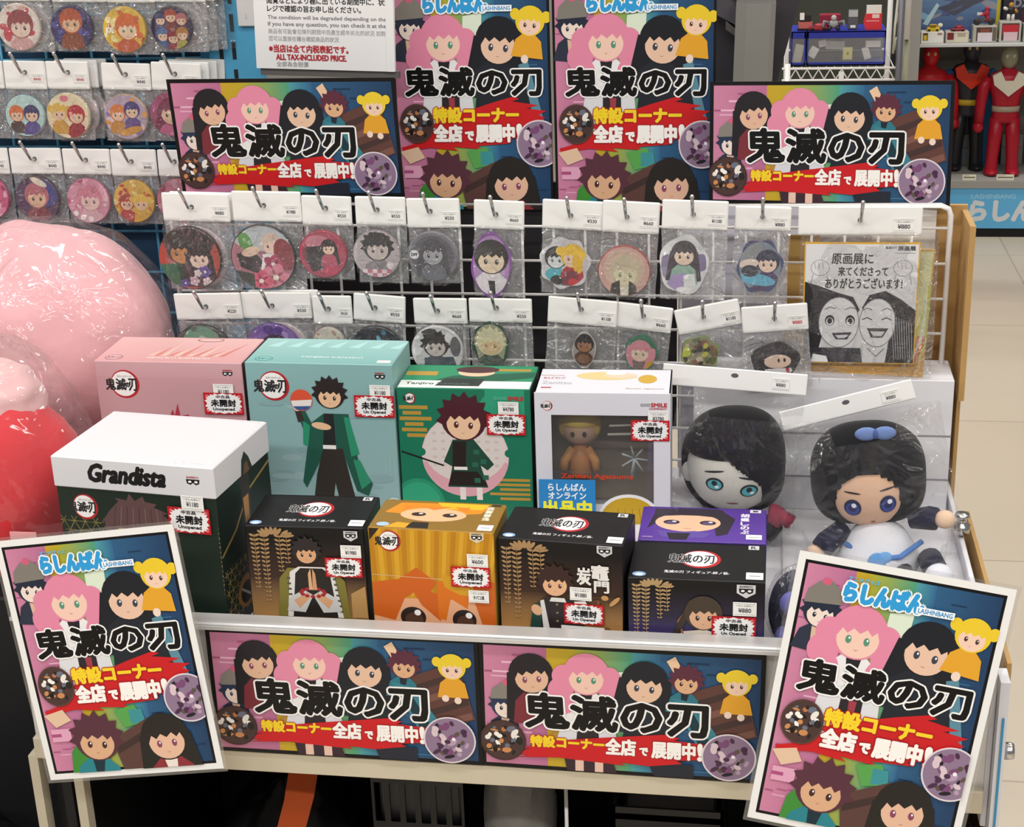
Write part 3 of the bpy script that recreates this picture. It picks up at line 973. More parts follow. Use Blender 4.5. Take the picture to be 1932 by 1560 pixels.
# key: kind, label, rim, ground, picture, price
GRID_DESIGN = {
 'r1a': ('badge', 'bagged round badge of a dark-haired pair with purple flowers, first on the grid', '#3a2724', '#b0463c',
         [('e', 0, .5, .8, .5, '#2b2526'), ('h', -.25, .25, .42, '#2c2322', '#c98a55', '#22372f'), ('h', .3, .05, .36, '#241f22', '#ecd2bf', '#3a2c36', 'long'), ('p', [(-.9, -.2), (-.4, -.15), (-.3, -.9), (-.9, -.9)], '#2f6a4c'),
          ('f', .45, -.4, .2, '#6a58a8'), ('f', .1, -.7, .16, '#d9b9c9'), ('f', .5, -.72, .15, '#e6d3d9'), ('f', -.2, -.78, .14, '#5c4fa0'), ('f', .22, -.45, .12, '#efe2e2')], '¥880'),
 'r1b': ('badge', 'bagged round badge with two large pink flowers and a white cape', '#2f3432', '#a9727f',
         [('e', 0, .6, .9, .4, '#b9c3c8'), ('e', -.5, .45, .2, .34, '#5f9a52', .4), ('h', .28, .42, .3, '#d9c2b2', '#efcfbd', '#e8e6e4'), ('p', [(-.8, .1), (-.3, .2), (0, -.1), (-.2, -.5), (-.7, -.3)], '#26272b'),
          ('e', -.35, .18, .3, .14, '#e7c8b1', .3), ('p', [(0, .1), (.2, .15), (.25, -.4), (-.1, -.6)], '#ece9e6'), ('e', .65, .1, .3, .5, '#8d3440', .2), ('f', .3, -.2, .3, '#b43a63'), ('f', .35, -.6, .42, '#e08a9d'), ('f', -.1, -.72, .34, '#d9607d'), ('p', [(-.9, -.4), (-.3, -.5), (-.3, -.9), (-.8, -.8)], '#34433c')], '¥1980'),
 'r1c': ('badge', 'bagged small crimson badge with a black jacket', '#a8354d', '#b0415a',
         [('e', -.2, .5, .5, .3, '#c67a8c'), ('p', [(-.7, .3), (-.1, .35), (.05, -.6), (-.45, -.75), (-.8, -.1)], '#2c2428'), ('e', -.75, .0, .1, .3, '#7d3a4a'), ('h', .25, .3, .3, '#241c1e', '#efcdb4', '#bd4d68', 'long'), ('e', .3, -.65, .3, .2, '#c9405f')], '¥550'),
 'r1d': ('badge', 'bagged grey badge of a dark-haired head above pink checks', '#a59a9e', '#b9adb0',
         [('h', .05, .3, .55, '#2c2b31', '#cdbdb9', '#8d8489', 'spiky')] + [('p', [(-.6 + .2 * i, -.62 - .16 * j), (-.4 + .2 * i, -.62 - .16 * j), (-.4 + .2 * i, -.78 - .16 * j), (-.6 + .2 * i, -.78 - .16 * j)], '#c9788a' if (i + j) % 2 else '#ead7da') for i in range(6) for j in range(2)] + [('e', .55, -.45, .16, .16, '#e6dcdd')], '¥550'),
 'r1e': ('badge', 'bagged silver-grey badge with a plain grey portrait', '#8a8a93', '#77767f',
         [('e', 0, 0, .84, .84, '#5b5a63'), ('h', 0, .15, .48, '#4a4953', '#a7a6ad', '#6d6c76', 'long', '#2c2b30'), ('e', -.72, .08, .18, .18, '#e5e5e8'), ('t', 'DFF', -.84, .02, -.6, .14, '#55555c', .01)], '¥550'),
 'r1f': ('charm', 'bagged rubber charm of a black-bobbed doll edged in purple', '#8a4aa6', '#b48cc0',
         [('e', 0, .75, .5, .2, '#7d3f9c'), ('h', 0, .3, .62, '#1d1c20', '#efd8bd', '#e6dfe4', 'bob'), ('p', [(-.35, -.55), (.35, -.55), (.5, -1.1), (.15, -1.3), (-.45, -1.05)], '#e9e3ea'), ('p', [(-.12, -.6), (.14, -.6), (.18, -1.3), (0, -1.3)], '#2a262c')], '¥660', 4, .05),
 'r1g': ('charm', 'bagged acrylic charm of a yellow-haired and a black-haired doll', '#d8d6da', '#c8c6cc',
         [('h', -.35, .2, .42, '#23242b', '#d8e0e2', '#54b4c4'), ('h', .3, .3, .44, '#ecc02f', '#eed0bb', '#b2283a', 'tails', '#a3302c'), ('e', .5, .0, .2, .4, '#e6b62a', .2), ('p', [(0, -.3), (.5, -.3), (.55, -.9), (-.1, -.9)], '#7b2a3e'), ('e', -.3, -.7, .25, .2, '#2b2a2e'), ('e', .35, -.75, .2, .16, '#c82f36')], '¥330', 7, .07),
 'r1h': ('badge', 'bagged dusty-red rimmed badge with a pale green-grey portrait', '#a2443f', '#c9a096',
         [('e', 0, .1, .78, .78, '#cfae9f'), ('h', .05, .0, .56, '#c5b79c', '#d9cfae', '#d9d2c2', 'bob', '#7c8a60'), ('p', [(-.45, -.5), (-.15, -.35), (-.1, -.95), (-.5, -.85)], '#2b2726'), ('p', [(.45, -.5), (.2, -.35), (.2, -.95), (.55, -.85)], '#2b2726')], '¥660'),
 'r1i': ('charm', 'bagged acrylic card of a long-haired doll in lilac sleeves', '#dfe1e2', '#d6d9dc',
         [('e', -.5, -.1, .4, .5, '#9186a8', .3), ('e', .6, .1, .3, .35, '#84799c', -.3), ('h', 0, .42, .44, '#3a3440', '#ecd3bd', '#8fb3a4', 'long'), ('p', [(-.4, -.4), (.1, -.3), (.0, -1.1), (-.7, -.9)], '#a592c2'), ('p', [(.0, -.4), (.4, -.3), (.5, -1.0), (.05, -1.0)], '#dfe3e2'), ('e', .05, -.95, .3, .12, '#efefef')], '¥1100', 5, .05),
 'r1j': ('charm', 'bagged rubber charm of a sleeping doll leaning on a grey cushion', '#3b4a78', '#7f8c9a',
         [('e', -.4, .65, .45, .35, '#8d9194'), ('h', .3, .2, .45, '#2f3350', '#efd2c0', '#4b3a66'), ('e', -.45, .1, .4, .2, '#e6d2c4', .2), ('e', -.1, -.55, .75, .25, '#62b2d0', -.15), ('e', -.4, -.2, .35, .25, '#2b3446'), ('e', .0, -1.0, .4, .2, '#44345f')], '¥880', 6, .07),
 'r2a': ('badge', 'bagged dark badge with pale green hair, half hidden by the pink box', '#22302c', '#4c5a56',
         [('e', 0, .45, .6, .5, '#7fae93'), ('d', 4, ['#c6dccb', '#2b3a38', '#5d7f74'], 16, .14), ('h', 0, -.1, .5, '#98bda5', SK, '#2b2b30')], '¥220'),
 'r2b': ('badge', 'bagged violet badge with lilac blossoms, half hidden by the boxes', '#6a4c9a', '#8a6ab2',
         [('d', 6, ['#b99ad6', '#5c3f96', '#d8c4e6', '#7a5cb0'], 26, .16), ('h', .1, .05, .5, '#3a2a44', '#ecd0c4', '#5b4688')], '¥330'),
 'r2c': ('badge', 'bagged small cream badge above the teal box', '#cfc8ba', '#ddd6c8', [('d', 9, ['#eee8da', '#b8ae9a', '#c8a98c'], 14, .18), ('h', 0, -.2, .5, '#e3d9c2', SK, '#d8d2c4')], '¥220'),
 'r2d': ('badge', 'bagged black badge with blue sparks above the teal box', '#1f2730', '#2a2b33', [('d', 11, ['#3b86a8', '#1a1a20', '#4a4a58', '#78c0d8'], 26, .13), ('h', .1, -.1, .5, '#17171c', '#d9c7bd', '#2c3240')], '¥550'),
 'r2e': ('badge', 'bagged black-and-white line drawn badge above the green box', '#d4d3d4', '#dddcdc',
         [('h', -.05, .25, .46, '#3a3434', '#d9cfca', '#5a5f68', 'spiky'), ('e', .45, .55, .14, .2, '#f4f4f4'), ('e', -.75, .0, .18, .18, '#f3f3f3'), ('p', [(-.5, -.25), (.6, -.2), (.8, -.8), (-.5, -.85)], '#4d5560'), ('e', .7, .2, .2, .4, '#6d6a6e'), ('e', -.3, .8, .3, .12, '#4a4648')], '¥660'),
 'r2f': ('charm', 'bagged spiky cream-haired charm against dark green leaf print', '#2c4a38', '#a9a98e',
         [('p', [(-1.2, -.6), (-.8, .2), (-.5, -1.2)], '#20402e'), ('p', [(1.2, -.6), (.8, .3), (.5, -1.2)], '#3f6a4a'), ('h', 0, .1, .62, '#e6deb6', '#e6c99a', '#4a5a4c', 'spiky', '#a07a2c')], '¥550', 8, .06),
 'r2g': ('charm', 'bagged slim charm of a brown-faced short dark-haired doll', '#c9c4c0', '#a8a09c', [('h', 0, .45, .6, '#241f1e', '#a5714c', '#5d4033', 'bob'), ('e', 0, -.6, .4, .3, '#8c6148')], '¥1100', 4, .04),
 'r2h': ('charm', 'bagged charm of a pink-haired doll under a green hood', '#2f7a5a', '#7fae95', [('e', .1, .5, .8, .55, '#2f7a58'), ('h', -.05, .1, .6, '#dd93a0', '#eed0bd', '#7c6b6b', 'puff', '#6a8a3a'), ('e', .6, -.7, .25, .3, '#d0a23a')], '¥660', 5, .05),
 'r2i': ('charm', 'bagged tangled olive and brown charm on a tilted white card', '#8c9a5c', '#8e8a6c', [('d', 13, ['#c4c24a', '#5f6a3c', '#8a5a44', '#c8b8a0', '#3f3a34'], 34, .2), ('e', -.75, .25, .28, .3, '#c6cc4a')], '¥1100', 6, .08),
 'r2j': ('charm', 'bagged lying plush charm with black hair above a white shirt', '#231f22', '#2a2629',
         [('e', 0, .2, .9, .55, '#241f22'), ('e', .1, -.05, .62, .35, '#eccdb8'), ('e', -.1, .5, .5, .2, '#3a343a'), ('p', [(-.5, -.4), (.7, -.4), (.9, -1), (-.6, -1)], '#e6e2e4'), ('p', [(.45, -.4), (.6, -.4), (.66, -1), (.5, -1)], '#b8323a'), ('e', .15, .0, .06, .1, '#2a2226'), ('e', .42, .0, .06, .1, '#2a2226')], '¥880', 5, .05),
}
for key, d in GRID_DESIGN.items():
    row = GRID_GOODS[key]
    rr = row[6]
    cat, lab = d[0], d[1]
    if cat == 'badge':
        me = badge_mesh((rr[0] + rr[1]) / 2, d[2], d[3], d[4])
    else:
        me = charm_mesh(rr[0], rr[1], d[2], d[3], d[4], d[6], d[7])
    short = lab.split(',')[0].replace('bagged ', '')
    bag_item('bagged_' + cat, cat, lab, GG, row, me, cat, d[5], thick=.0078 if cat == 'badge' else .006, lean=.03 if key[1] == '1' else .05,
             sticker='#c2545c' if key == 'r2j' else '#5a5a60')
    hook(row, short, 'white wire grid')

# copies that hang behind the front ones on the same hook
def spare(row, dx, dy, dz, label, group, n=1):
    loc, tilt, w, hc, bl, it, rr, hole = row
    me = badge_mesh((rr[0] + rr[1]) / 2, '#d8d2d0', '#e3c9cc', [('d', 2, ['#efe6e4', '#d08a94', '#b8b0b4'], 12, .2)])
    for k in range(n):
        r2 = ((loc[0] + dx * (k + 1), loc[1] + dy * (k + 1), loc[2] + dz * (k + 1)), tilt, w, hc, bl, it, rr, hole)
        bag_item('bagged_badge', 'badge', label, group, r2, me, 'badge', None)
spare(GRID_GOODS['r1a'], .006, .011, -.001, 'bagged badge hanging behind the dark-haired pair badge, only its edge showing', GG)
spare(GRID_GOODS['r2b'], .007, .011, .0, 'bagged badge hanging behind the violet blossom badge, only its edge showing', GG)

# the big square drawn card in its own bag, with an orange one behind it
def drawn_board():
    loc, tilt, w, hc, bl, (ix, iz), (rx, rz), hole = GRID_GOODS['r1k']
    r = root('bagged_art_card', 'bagged square drawn card with brush writing and two smiling ink faces', 'art card', loc, (0.02, tilt, 0), GG)
    header_card(w, hc, hole).build('header_card', M_PAPER, r)
    link('price_sticker', price_sticker('¥880', 1.0), r, (w / 2 - .034, -.0018, -hc * .4))
    # board in front
    mb = MB()
    W2 = 2 * rx
    H2 = W2 * 1.13
    mb.box((-rx, -.0035, -H2 / 2), (rx, -.0005, H2 / 2), '#d8a63a')
    A = Art([(0, -113), (100, -113), (100, 0), (0, 0)])
    A.rect(1.2, -1.2, 98.8, -111.8, '#dcdbdc')
    for i, s in enumerate(('原画展に', '来てくださって', 'ありがとうございます!')):
        A.text(s, (24, 30, 19)[i], (-19.5, -30.5, -42)[i], (60, 73, 86)[i], (-10, -22, -32.5)[i], '#35343a', .25)
    A.text('鬼滅の刃', 70, -5.5, 80, -3.2, '#77767a', .1); A.text('原画展', 81, -7, 96, -3, '#4a494e', .15)
    A.rect(78, -9, 96, -9.4, '#8a898c')
    for sx, x in ((1, 14), (-1, 86)):                       # raised fists in thin line
        A.ell(x, -23, 8.2, 7.4, '#8f8e92'); A.ell(x, -23, 7.7, 6.9, '#dcdbdc')
        for q in range(3):
            A.line([(x - 5 + q * 3.4, -18), (x - 4 + q * 3.4, -24)], .5, '#8f8e92')
        A.line([(x - 6, -29), (x - 8, -38)], .5, '#8f8e92'); A.line([(x + 6, -29), (x + 8, -38)], .5, '#8f8e92')
    K = '#2c2a2e'
    # two plain smiling heads
    A.poly([(1.2, -36), (14, -40), (30, -46), (44, -50), (50, -62), (44, -72), (20, -76), (12, -111.8), (1.2, -111.8)], K)
    A.poly([(52, -60), (58, -48), (72, -44), (86, -52), (98.8, -62), (98.8, -111.8), (74, -111.8), (78, -80), (60, -70)], K)
    A.ell(32, -74, 18, 24, '#8a888c'); A.ell(32, -74, 17.3, 23.3, '#e0dfe0')
    A.ell(66, -74, 16, 23, '#8a888c'); A.ell(66, -74, 15.3, 22.3, '#e0dfe0')
    for ex in (24, 42):
        A.ell(ex, -72, 4.2, 5, K); A.ell(ex, -73, 3.2, 3.6, '#e6e6e6'); A.ell(ex, -72.5, 2.2, 2.8, K)
        A.line([(ex - 5, -62), (ex, -59.5), (ex + 5, -61)], .7, '#555458')
    A.poly([(26, -84), (44, -83), (40, -90), (30, -90)], '#3a383c'); A.poly([(29, -86), (41, -85.4), (38, -88.6), (32, -89)], '#d3d2d4')
    for ex in (57, 74):
        A.line([(ex - 4.5, -71), (ex, -69), (ex + 4.5, -71.4)], .9, K)
        A.line([(ex - 4, -62), (ex, -60), (ex + 4, -62)], .7, '#555458')
    A.poly([(57, -79), (76, -79), (71, -88), (61, -88)], '#3a383c'); A.poly([(60, -82), (73, -82), (70, -86.5), (63, -86.5)], '#d3d2d4')
    A.poly([(8, -98), (52, -98), (54, -111.8), (4, -111.8)], '#35333a'); A.poly([(10, -104), (22, -106), (24, -111.8), (8, -111.8)], '#e0dfe0')
    A.poly([(26, -99), (40, -99), (38, -111.8), (28, -111.8)], '#454349')
    A.poly([(54, -97), (76, -97), (74, -111.8), (54, -111.8)], '#d8d7d9'); A.line([(58, -98), (66, -106), (73, -98)], .7, '#555458')
    for q in range(9):
        A.line([(78 + q * 2.2, -66 - q), (82 + q * 2, -108)], .4, '#b9b8bb')
    A.onto(mb, front(-rx, -.0035, H2 / 2), W2 / 100)
    link('art_card', mb.mesh('art_card', M_PAPER), r, (ix, -.004, iz))
    ob = MB()
    ob.box((-rx * 1.08, -.0005, -H2 * .53), (rx * 1.08, .002, H2 * .53), '#d9a23a')
    B = Art([(0, -100), (100, -100), (100, 0), (0, 0)])
    B.rect(1.5, -1.5, 98.5, -98.5, '#e0e0a8')
    B.poly([(1.5, -70), (60, -80), (98.5, -74), (98.5, -98.5), (1.5, -98.5)], '#d97a3c')
    for q in range(6):
        B.line([(60 + q * 7, -98), (75 + q * 5, -80), (98, -60 + q * 6)], 2.2, '#c9cc5a' if q % 2 else '#e6e6d0')
    B.ell(22, -90, 20, 10, '#c25a34')
    B.onto(ob, front(-rx * 1.08, -.0005, H2 * .53), rx * 2.16 / 100)
    link('backing_card', ob.mesh('backing_card', M_PAPER), r, (ix + .010, .0022, iz - .0125), (0, .04, 0))
    zt = -hc + .004
    film_pouch(w * 1.12, .199, zt, .010, 77, None, None, .004, 18, 20).build('clear_bag', M_FILM, r, (.012, -.001, 0))
    hook(GRID_GOODS['r1k'], 'square drawn card', 'white wire grid')
drawn_board()

# ---------------------------------------------------------------- the mesh wall on the left
mw = MB()
yw = 2.105
mw.box((-1.35, yw + .012, 0.2), (-.70, yw + .02, 1.75), '#0f3a57')
gwall = root('mesh_wall', 'deep blue mesh wall panel with pale blue wires at the left', 'display wall')
mw.build('back_panel', plain('deep_blue_panel', '#123f5e', .6), gwall)
mw = MB()
for i in range(9):
    xx = -1.315 + i * .066
    mw.tube([(xx, yw + .006, .25), (xx, yw + .006, 1.7)], .0021, n=6)
for i in range(24):
    zz = .30 + i * .0605
    mw.tube([(-1.34, yw + .003, zz), (-.71, yw + .003, zz)], .0021, n=6)
mw.build('wire_mesh', plain('pale_blue_wire', '#57a2c6', .45), gwall)

pu = MB()
pu.box((-.742, 2.088, .2), (-.668, 2.10, 1.75))
up_ = root('shelf_upright', 'light blue slotted steel upright beside the white notice sign', 'shelf upright')
pu.build('post', plain('sky_blue_steel', '#4fa6cf', .42), up_)
su = MB()
for k in range(26):
    zz = .25 + k * .0365
    zz = 1.425 - k * .0365
    for xx in (-.727, -.709):
        su.box((xx, 2.0872, zz - .023), (xx + .0052, 2.0884, zz))
su.build('slot', M_BLACK, up_)
su = MB().box((-.755, 2.09, .2), (-.743, 2.10, 1.75))
su.build('side_flange', plain('mid_blue_steel', '#2f86b4', .45), up_)
pc = MB().box((-.695, 2.080, 1.373), (-.672, 2.086, 1.48), '#dad9d8', bev=.001)
A = Art(); A.text('らしんばん', 0, 0, .002, .009, '#66656a'); A.onto(pc, front(-.684, 2.080, 1.382))
tag(pc.build('label_holder', M_PAPER), 'small white label holder fixed on the light blue upright', 'label holder')

WALL_DESIGN = {
 'w1a': ('cream badge with a red-haired doll and red ribbons', '#d8c9bd', '#e6d8cf', [('d', 21, ['#c8505a', '#efe6e0', '#e0b0a8'], 14, .16), ('h', .1, .1, .55, '#96444a', '#efd2c2', '#d9a8a4'), ('e', -.5, -.3, .2, .3, '#c94a54')]),
 'w1b': ('purple badge with a ginger doll in a brown robe', '#2b2340', '#3a3064', [('d', 22, ['#5a52a0', '#241c44', '#4a4488'], 18, .16), ('h', 0, .3, .5, '#b5552f', '#e3b48e', '#8a4426', 'bob')]),
 'w1c': ('yellow badge with an orange-haired doll', '#d0a83a', '#e0b84a', [('d', 23, ['#f0e3a0', '#d8703a', '#c04a2c'], 22, .14), ('h', .15, .1, .52, '#d9692c', '#efcfae', '#c85a2c', 'bob', '#5a7a3a'), ('t', 'JOE', -.85, -.2, -.5, .1, '#f4efe2', .02)]),
 'w1d': ('dark badge crowded with six small dolls', '#2c2430', '#3a2c48', [('h', -.5, .4, .26, '#3a3f6a', SK, '#3f3a66'), ('h', 0, .55, .28, '#a84a34', SK, '#7a2f28'), ('h', .5, .4, .26, '#b86a6a', SK, '#5c2f48'), ('h', -.45, -.3, .28, '#4f6a9c', SK, '#3f5a88'), ('h', .05, -.4, .28, '#8a2a30', SK, '#8c2430'), ('h', .5, -.25, .28, '#b07a3a', SK, '#b0a24a')]),
 'w2z': ('grey badge cut by the picture edge', '#8c8a90', '#a09ea4', [('d', 31, ['#c8c6cc', '#66646c'], 14, .2)]),
 'w2a': ('pale blue badge with an orange and a navy doll', '#a8c8cc', '#bcdcd8', [('h', -.4, .1, .36, '#d9743a', SK, '#4a2e2a'), ('h', .35, .1, .38, '#3a3468', SK, '#5a4a92')]),
 'w2b': ('cream badge with a blonde and a red doll', '#e0cfa8', '#ecdcb8', [('e', -.1, .75, .2, .14, '#e07a86'), ('h', -.38, .15, .36, '#e3b848', SK, '#d09a34', 'tails'), ('h', .38, .05, .38, '#b82430', SK, '#a02030'), ('d', 33, ['#f0a8a0', '#f4e6c8'], 8, .08)]),
 'w2c': ('lilac badge with an orange and a purple doll', '#c8a88a', '#b8a4b8', [('d', 34, ['#e89a4a', '#e0c8d0', '#8a78b0'], 20, .14), ('h', -.35, .15, .34, '#e07a30', SK, '#c88a3a'), ('h', .3, .3, .34, '#4a3a7a', SK, '#6a4f8c'), ('e', .2, -.6, .55, .16, '#d89a3a', .3)]),
 'w2d': ('magenta badge tucked behind the wide upper poster', '#8a3a5c', '#a04870', [('h', 0, .1, .55, '#7a2448', SK, '#c05a88', 'long')]),
 'w3z': ('hot pink badge cut by the picture edge', '#c04a78', '#d8608c', [('d', 41, ['#e88ab0', '#8a2a54', '#f0b8cc'], 18, .18)]),
 'w3a': ('plum and violet badge with a pink-haired doll', '#4a3038', '#5c4060', [('e', .5, .3, .5, .6, '#4a4a8c'), ('h', .0, .15, .5, '#c0707a', '#e8c0a0', '#8a3a48'), ('e', .15, .75, .4, .14, '#efe3cf', -.5)]),
 'w3b': ('rose pink badge with a pink-haired doll', '#cc7a94', '#dc9ab0', [('d', 43, ['#efc4d0', '#c8607f', '#e8b0c2'], 26, .14), ('h', .1, .1, .52, '#d98a9c', '#f0d0c8', '#e3b8c2', 'bob', '#7a4a58'), ('e', -.6, -.55, .12, .12, '#fbf3f4'), ('e', -.3, -.72, .12, .12, '#fbf3f4'), ('e', .05, -.78, .12, .12, '#fbf3f4')]),
 'w3c': ('golden badge with a red doll and a blonde doll', '#d8a83a', '#e0b44c', [('d', 44, ['#c03a34', '#f0dc8a', '#d87a34'], 26, .13), ('h', -.35, -.05, .36, '#b04030', SK, '#b83a3a'), ('h', .35, -.05, .36, '#e8c050', SK, '#e0b048', 'tails')]),
 'w3d': ('dusty rose badge half hidden by the wide poster', '#b0566c', '#c07488', [('d', 45, ['#d8a0b0', '#8a3a50'], 16, .18)]),
}
WG = 'bagged badges hung on the deep blue mesh wall'
for key, (what, rim, bg, spec) in WALL_DESIGN.items():
    row = WALL_GOODS[key]
    rr = row[6]
    me = badge_mesh((rr[0] + rr[1]) / 2, rim, bg, spec)
    bag_item('bagged_badge', 'badge', 'bagged ' + what + ' on the mesh wall', WG, row, me, 'badge', '¥440', sticker='#c26a6a' if key in ('w2a', 'w2b') else '#6a6a70')
    hook(row, what, 'deep blue mesh wall')
spare(WALL_GOODS['w1d'], .0085, .012, 0, 'pale bagged badges stacked behind the badge of six small dolls', WG, 3)
spare(WALL_GOODS['w1a'], .006, .012, 0, 'bagged badge just behind the cream badge with red ribbons', WG, 1)
spare(WALL_GOODS['w2d'], .007, .012, 0, 'bagged badges stacked behind the magenta badge by the upper poster', WG, 3)
spare(WALL_GOODS['w2b'], .008, .012, 0, 'bagged badge behind the cream badge with a blonde and a red doll', WG, 2)

# ---------------------------------------------------------------- boxed figures on the rack
def logo(A, x, y, r, ink='#2a2a2c', flat=1.0, halo=None):
    """white disc with a red ring, the title written across it"""
    keep, A.sy = A.sy, 1.0
    y *= keep
    A.ell(x, y, r, r * flat, '#b3242c'); A.ell(x - r * .06, y + r * .02, r * .87, r * .87 * flat, '#f1efed')
    A.text('鬼滅', x - r * 1.35, y - r * .42 * flat, x + r * .05, y + r * .38 * flat, ink, r * .03, (halo, r * .06) if halo else None)
    A.text('の', x + r * .02, y - r * .2 * flat, x + r * .3, y + r * .1 * flat, ink, r * .03)
    A.text('刃', x + r * .25, y - r * .45 * flat, x + r * .8, y + r * .38 * flat, ink, r * .03)
    A.text('きめつのやいば', x - r * .5, y + r * .48 * flat, x + r * .5, y + r * .62 * flat, '#55555a', 0)
    A.sy = keep

def mask_mark(A, x, y, s, plate=None):
    keep, A.sy = A.sy, 1.0
    y *= keep
    if plate:
        A.poly([(x - s, y + s * .8), (x + s, y + s * .8), (x + s, y - s * .2), (x, y - s * .8), (x - s, y - s * .2)], plate)
    A.poly([(x - s * .8, y + s * .35), (x + s * .8, y + s * .35), (x + s * .7, y - s * .15), (x + s * .3, y - s * .3), (x, y - s * .05), (x - s * .3, y - s * .3), (x - s * .7, y - s * .15)], '#17171a')
    A.ell(x - s * .36, y + s * .06, s * .2, s * .13, '#f2f2f2'); A.ell(x + s * .36, y + s * .06, s * .2, s * .13, '#f2f2f2')
    A.text('BANPRESTO', x - s * .7, y + s * .46, x + s * .7, y + s * .68, '#b03038' if not plate else '#3a3a3e', .1)
    A.sy = keep

_sm = {}
def seal_mesh(word):
    """red sticker with a white burst that says unopened"""
    if word in _sm:
        return _sm[word]
    mb = MB().box((0, -.0004, -.0275), (.049, 0, 0), '#b3161f')
    A = Art([(0, -27.5), (49, -27.5), (49, 0), (0, 0)])
    A.rect(0, 0, 49, -27.5, '#b81a22')
    for (x, y, r) in ((4, -4, 2), (45, -4, 2), (4, -23, 2.2), (45, -23, 2.2), (24, -1, 1.4), (12, -26, 1.4)):
        A.ell(x, y, r, r, '#e06068', n=12)
    pts = []
    for k in range(44):
        t = 2 * pi * k / 44
        q = 1.0 if k % 2 else .87
        pts.append((24.5 + 23.6 * q * (abs(cos(t)) ** .62) * (1 if cos(t) > 0 else -1), -13.7 + 13.2 * q * (abs(sin(t)) ** .62) * (1 if sin(t) > 0 else -1)))
    A.poly(pts, '#efeeee')
    A.text('中古品', 16, -6.9, 33, -3.2, '#1c1c1e', .22)
    A.text('未開封', 9, -17.4, 40, -8.6, '#161618', .5)
    A.text(word, 11, -23.6, 38, -19, '#161618', .25)
    A.onto(mb, front(0, -.0004, 0), .001)
    _sm[word] = mb.mesh('seal_sticker', M_PAPER)
    return _sm[word]

def carton(name, label, loc, w, d, h, yaw, base, fa=None, ta=None, sa=None, price=None, seal=None, tilt=0.0, extra=None):
    """loc = front top left corner; pictures in millimetres from that corner"""
    r = root(name, label, 'boxed figure', (loc[0], loc[1], loc[2] - h), (0, 0, yaw), 'boxed figures on the rack')
    if tilt:
        r.rotation_euler = (tilt, 0, yaw)
    mb = MB().box((0, 0, 0), (w, d, h), base, bev=.0009)
    if fa: fa.onto(mb, front(0, -.00002, h), .001)
    if ta: ta.onto(mb, topf(0, 0, h + .00002), .001)
    if sa: sa.onto(mb, sidef(w + .00002, 0, h), .001)
    # tuck flap seam on the top
    mb.box((w * .04, d * .985, h - .0006), (w * .96, d * .99, h + .0003), base)
    mb.build('carton', M_CARTON, r)
    if price:
        for (t, x, z, s) in price:
            link('price_sticker', price_sticker(t, s), r, (x, -.0017, h - z))
    if seal:
        word, x, z, s = seal
        o = link('seal_sticker', seal_mesh(word), r, (x, -.0018, h - z))
        o.scale = (s, 1, s)
    return r

def fa_(w, h):
    return Art([(0, -h), (w, -h), (w, 0), (0, 0)])
def ta_(w, d):
    return Art([(0, 0), (w, 0), (w, d), (0, d)])

TRAY = 0.791
STEP = 0.833

# pale pink box (back row, far left)
w, d, h = 183, 93, 198
F = fa_(w, h)
F.grad(1, -h + 1, w - 1, -1, '#c9a3a8', '#c4959b', True)
F.grad(1, -20, w - 1, -1, '#c99aa0', '#cda1a6', True)
logo(F, 36, -29, 18)
mask_mark(F, 165, -14, 8)
F.poly([(88, -68), (92, -60), (94, -68), (99, -52), (101, -68), (112, -66), (110, -74), (84, -73)], '#b03a4c')
F.poly([(84, -72), (120, -74), (150, -90), (150, -140), (60, -140)], '#c26674')
T = ta_(w, d)
T.grad(1, 1, w - 1, d - 1, '#d09b9d', '#d9aeac', True)
for k in range(12):
    T.poly([(60 + k * 8, 22), (70 + k * 9, 44 + (k % 3) * 14), (66 + k * 8, 22)], '#cf7d72' if k % 2 else '#e6bfae')
T.ell(20, 14, 11, 9, '#8f6a70'); T.ell(20, 14, 9.4, 7.4, '#dcadb0'); T.text('鬼滅の刃', 12, 11, 28, 17, '#7a555c', .1)
T.ell(118, 84, 17, 7, '#8f6a70'); T.ell(118, 84, 15, 5.4, '#e0b4b3')
T.text('NEZUKO KAMADO', 62, 11, 140, 16, '#f3e6dc', .2)
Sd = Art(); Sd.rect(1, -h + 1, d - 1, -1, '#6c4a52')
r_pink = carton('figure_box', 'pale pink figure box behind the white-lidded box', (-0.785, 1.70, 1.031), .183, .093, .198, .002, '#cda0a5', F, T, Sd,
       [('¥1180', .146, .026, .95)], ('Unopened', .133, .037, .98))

# teal box
w, d, h = 178, 91, 200
F = fa_(w, h)
F.grad(1, -h + 1, w - 1, -1, '#93b2b4', '#86b0b0', True)
for k in range(30):
    rnd = random.Random(k)
    F.ell(rnd.uniform(10, 170), -rnd.uniform(30, 195), rnd.uniform(8, 20), rnd.uniform(2, 6), '#9cb9bb' if k % 2 else '#88a9ac')
logo(F, 34, -29, 18.5)
mask_mark(F, 163, -15, 8)
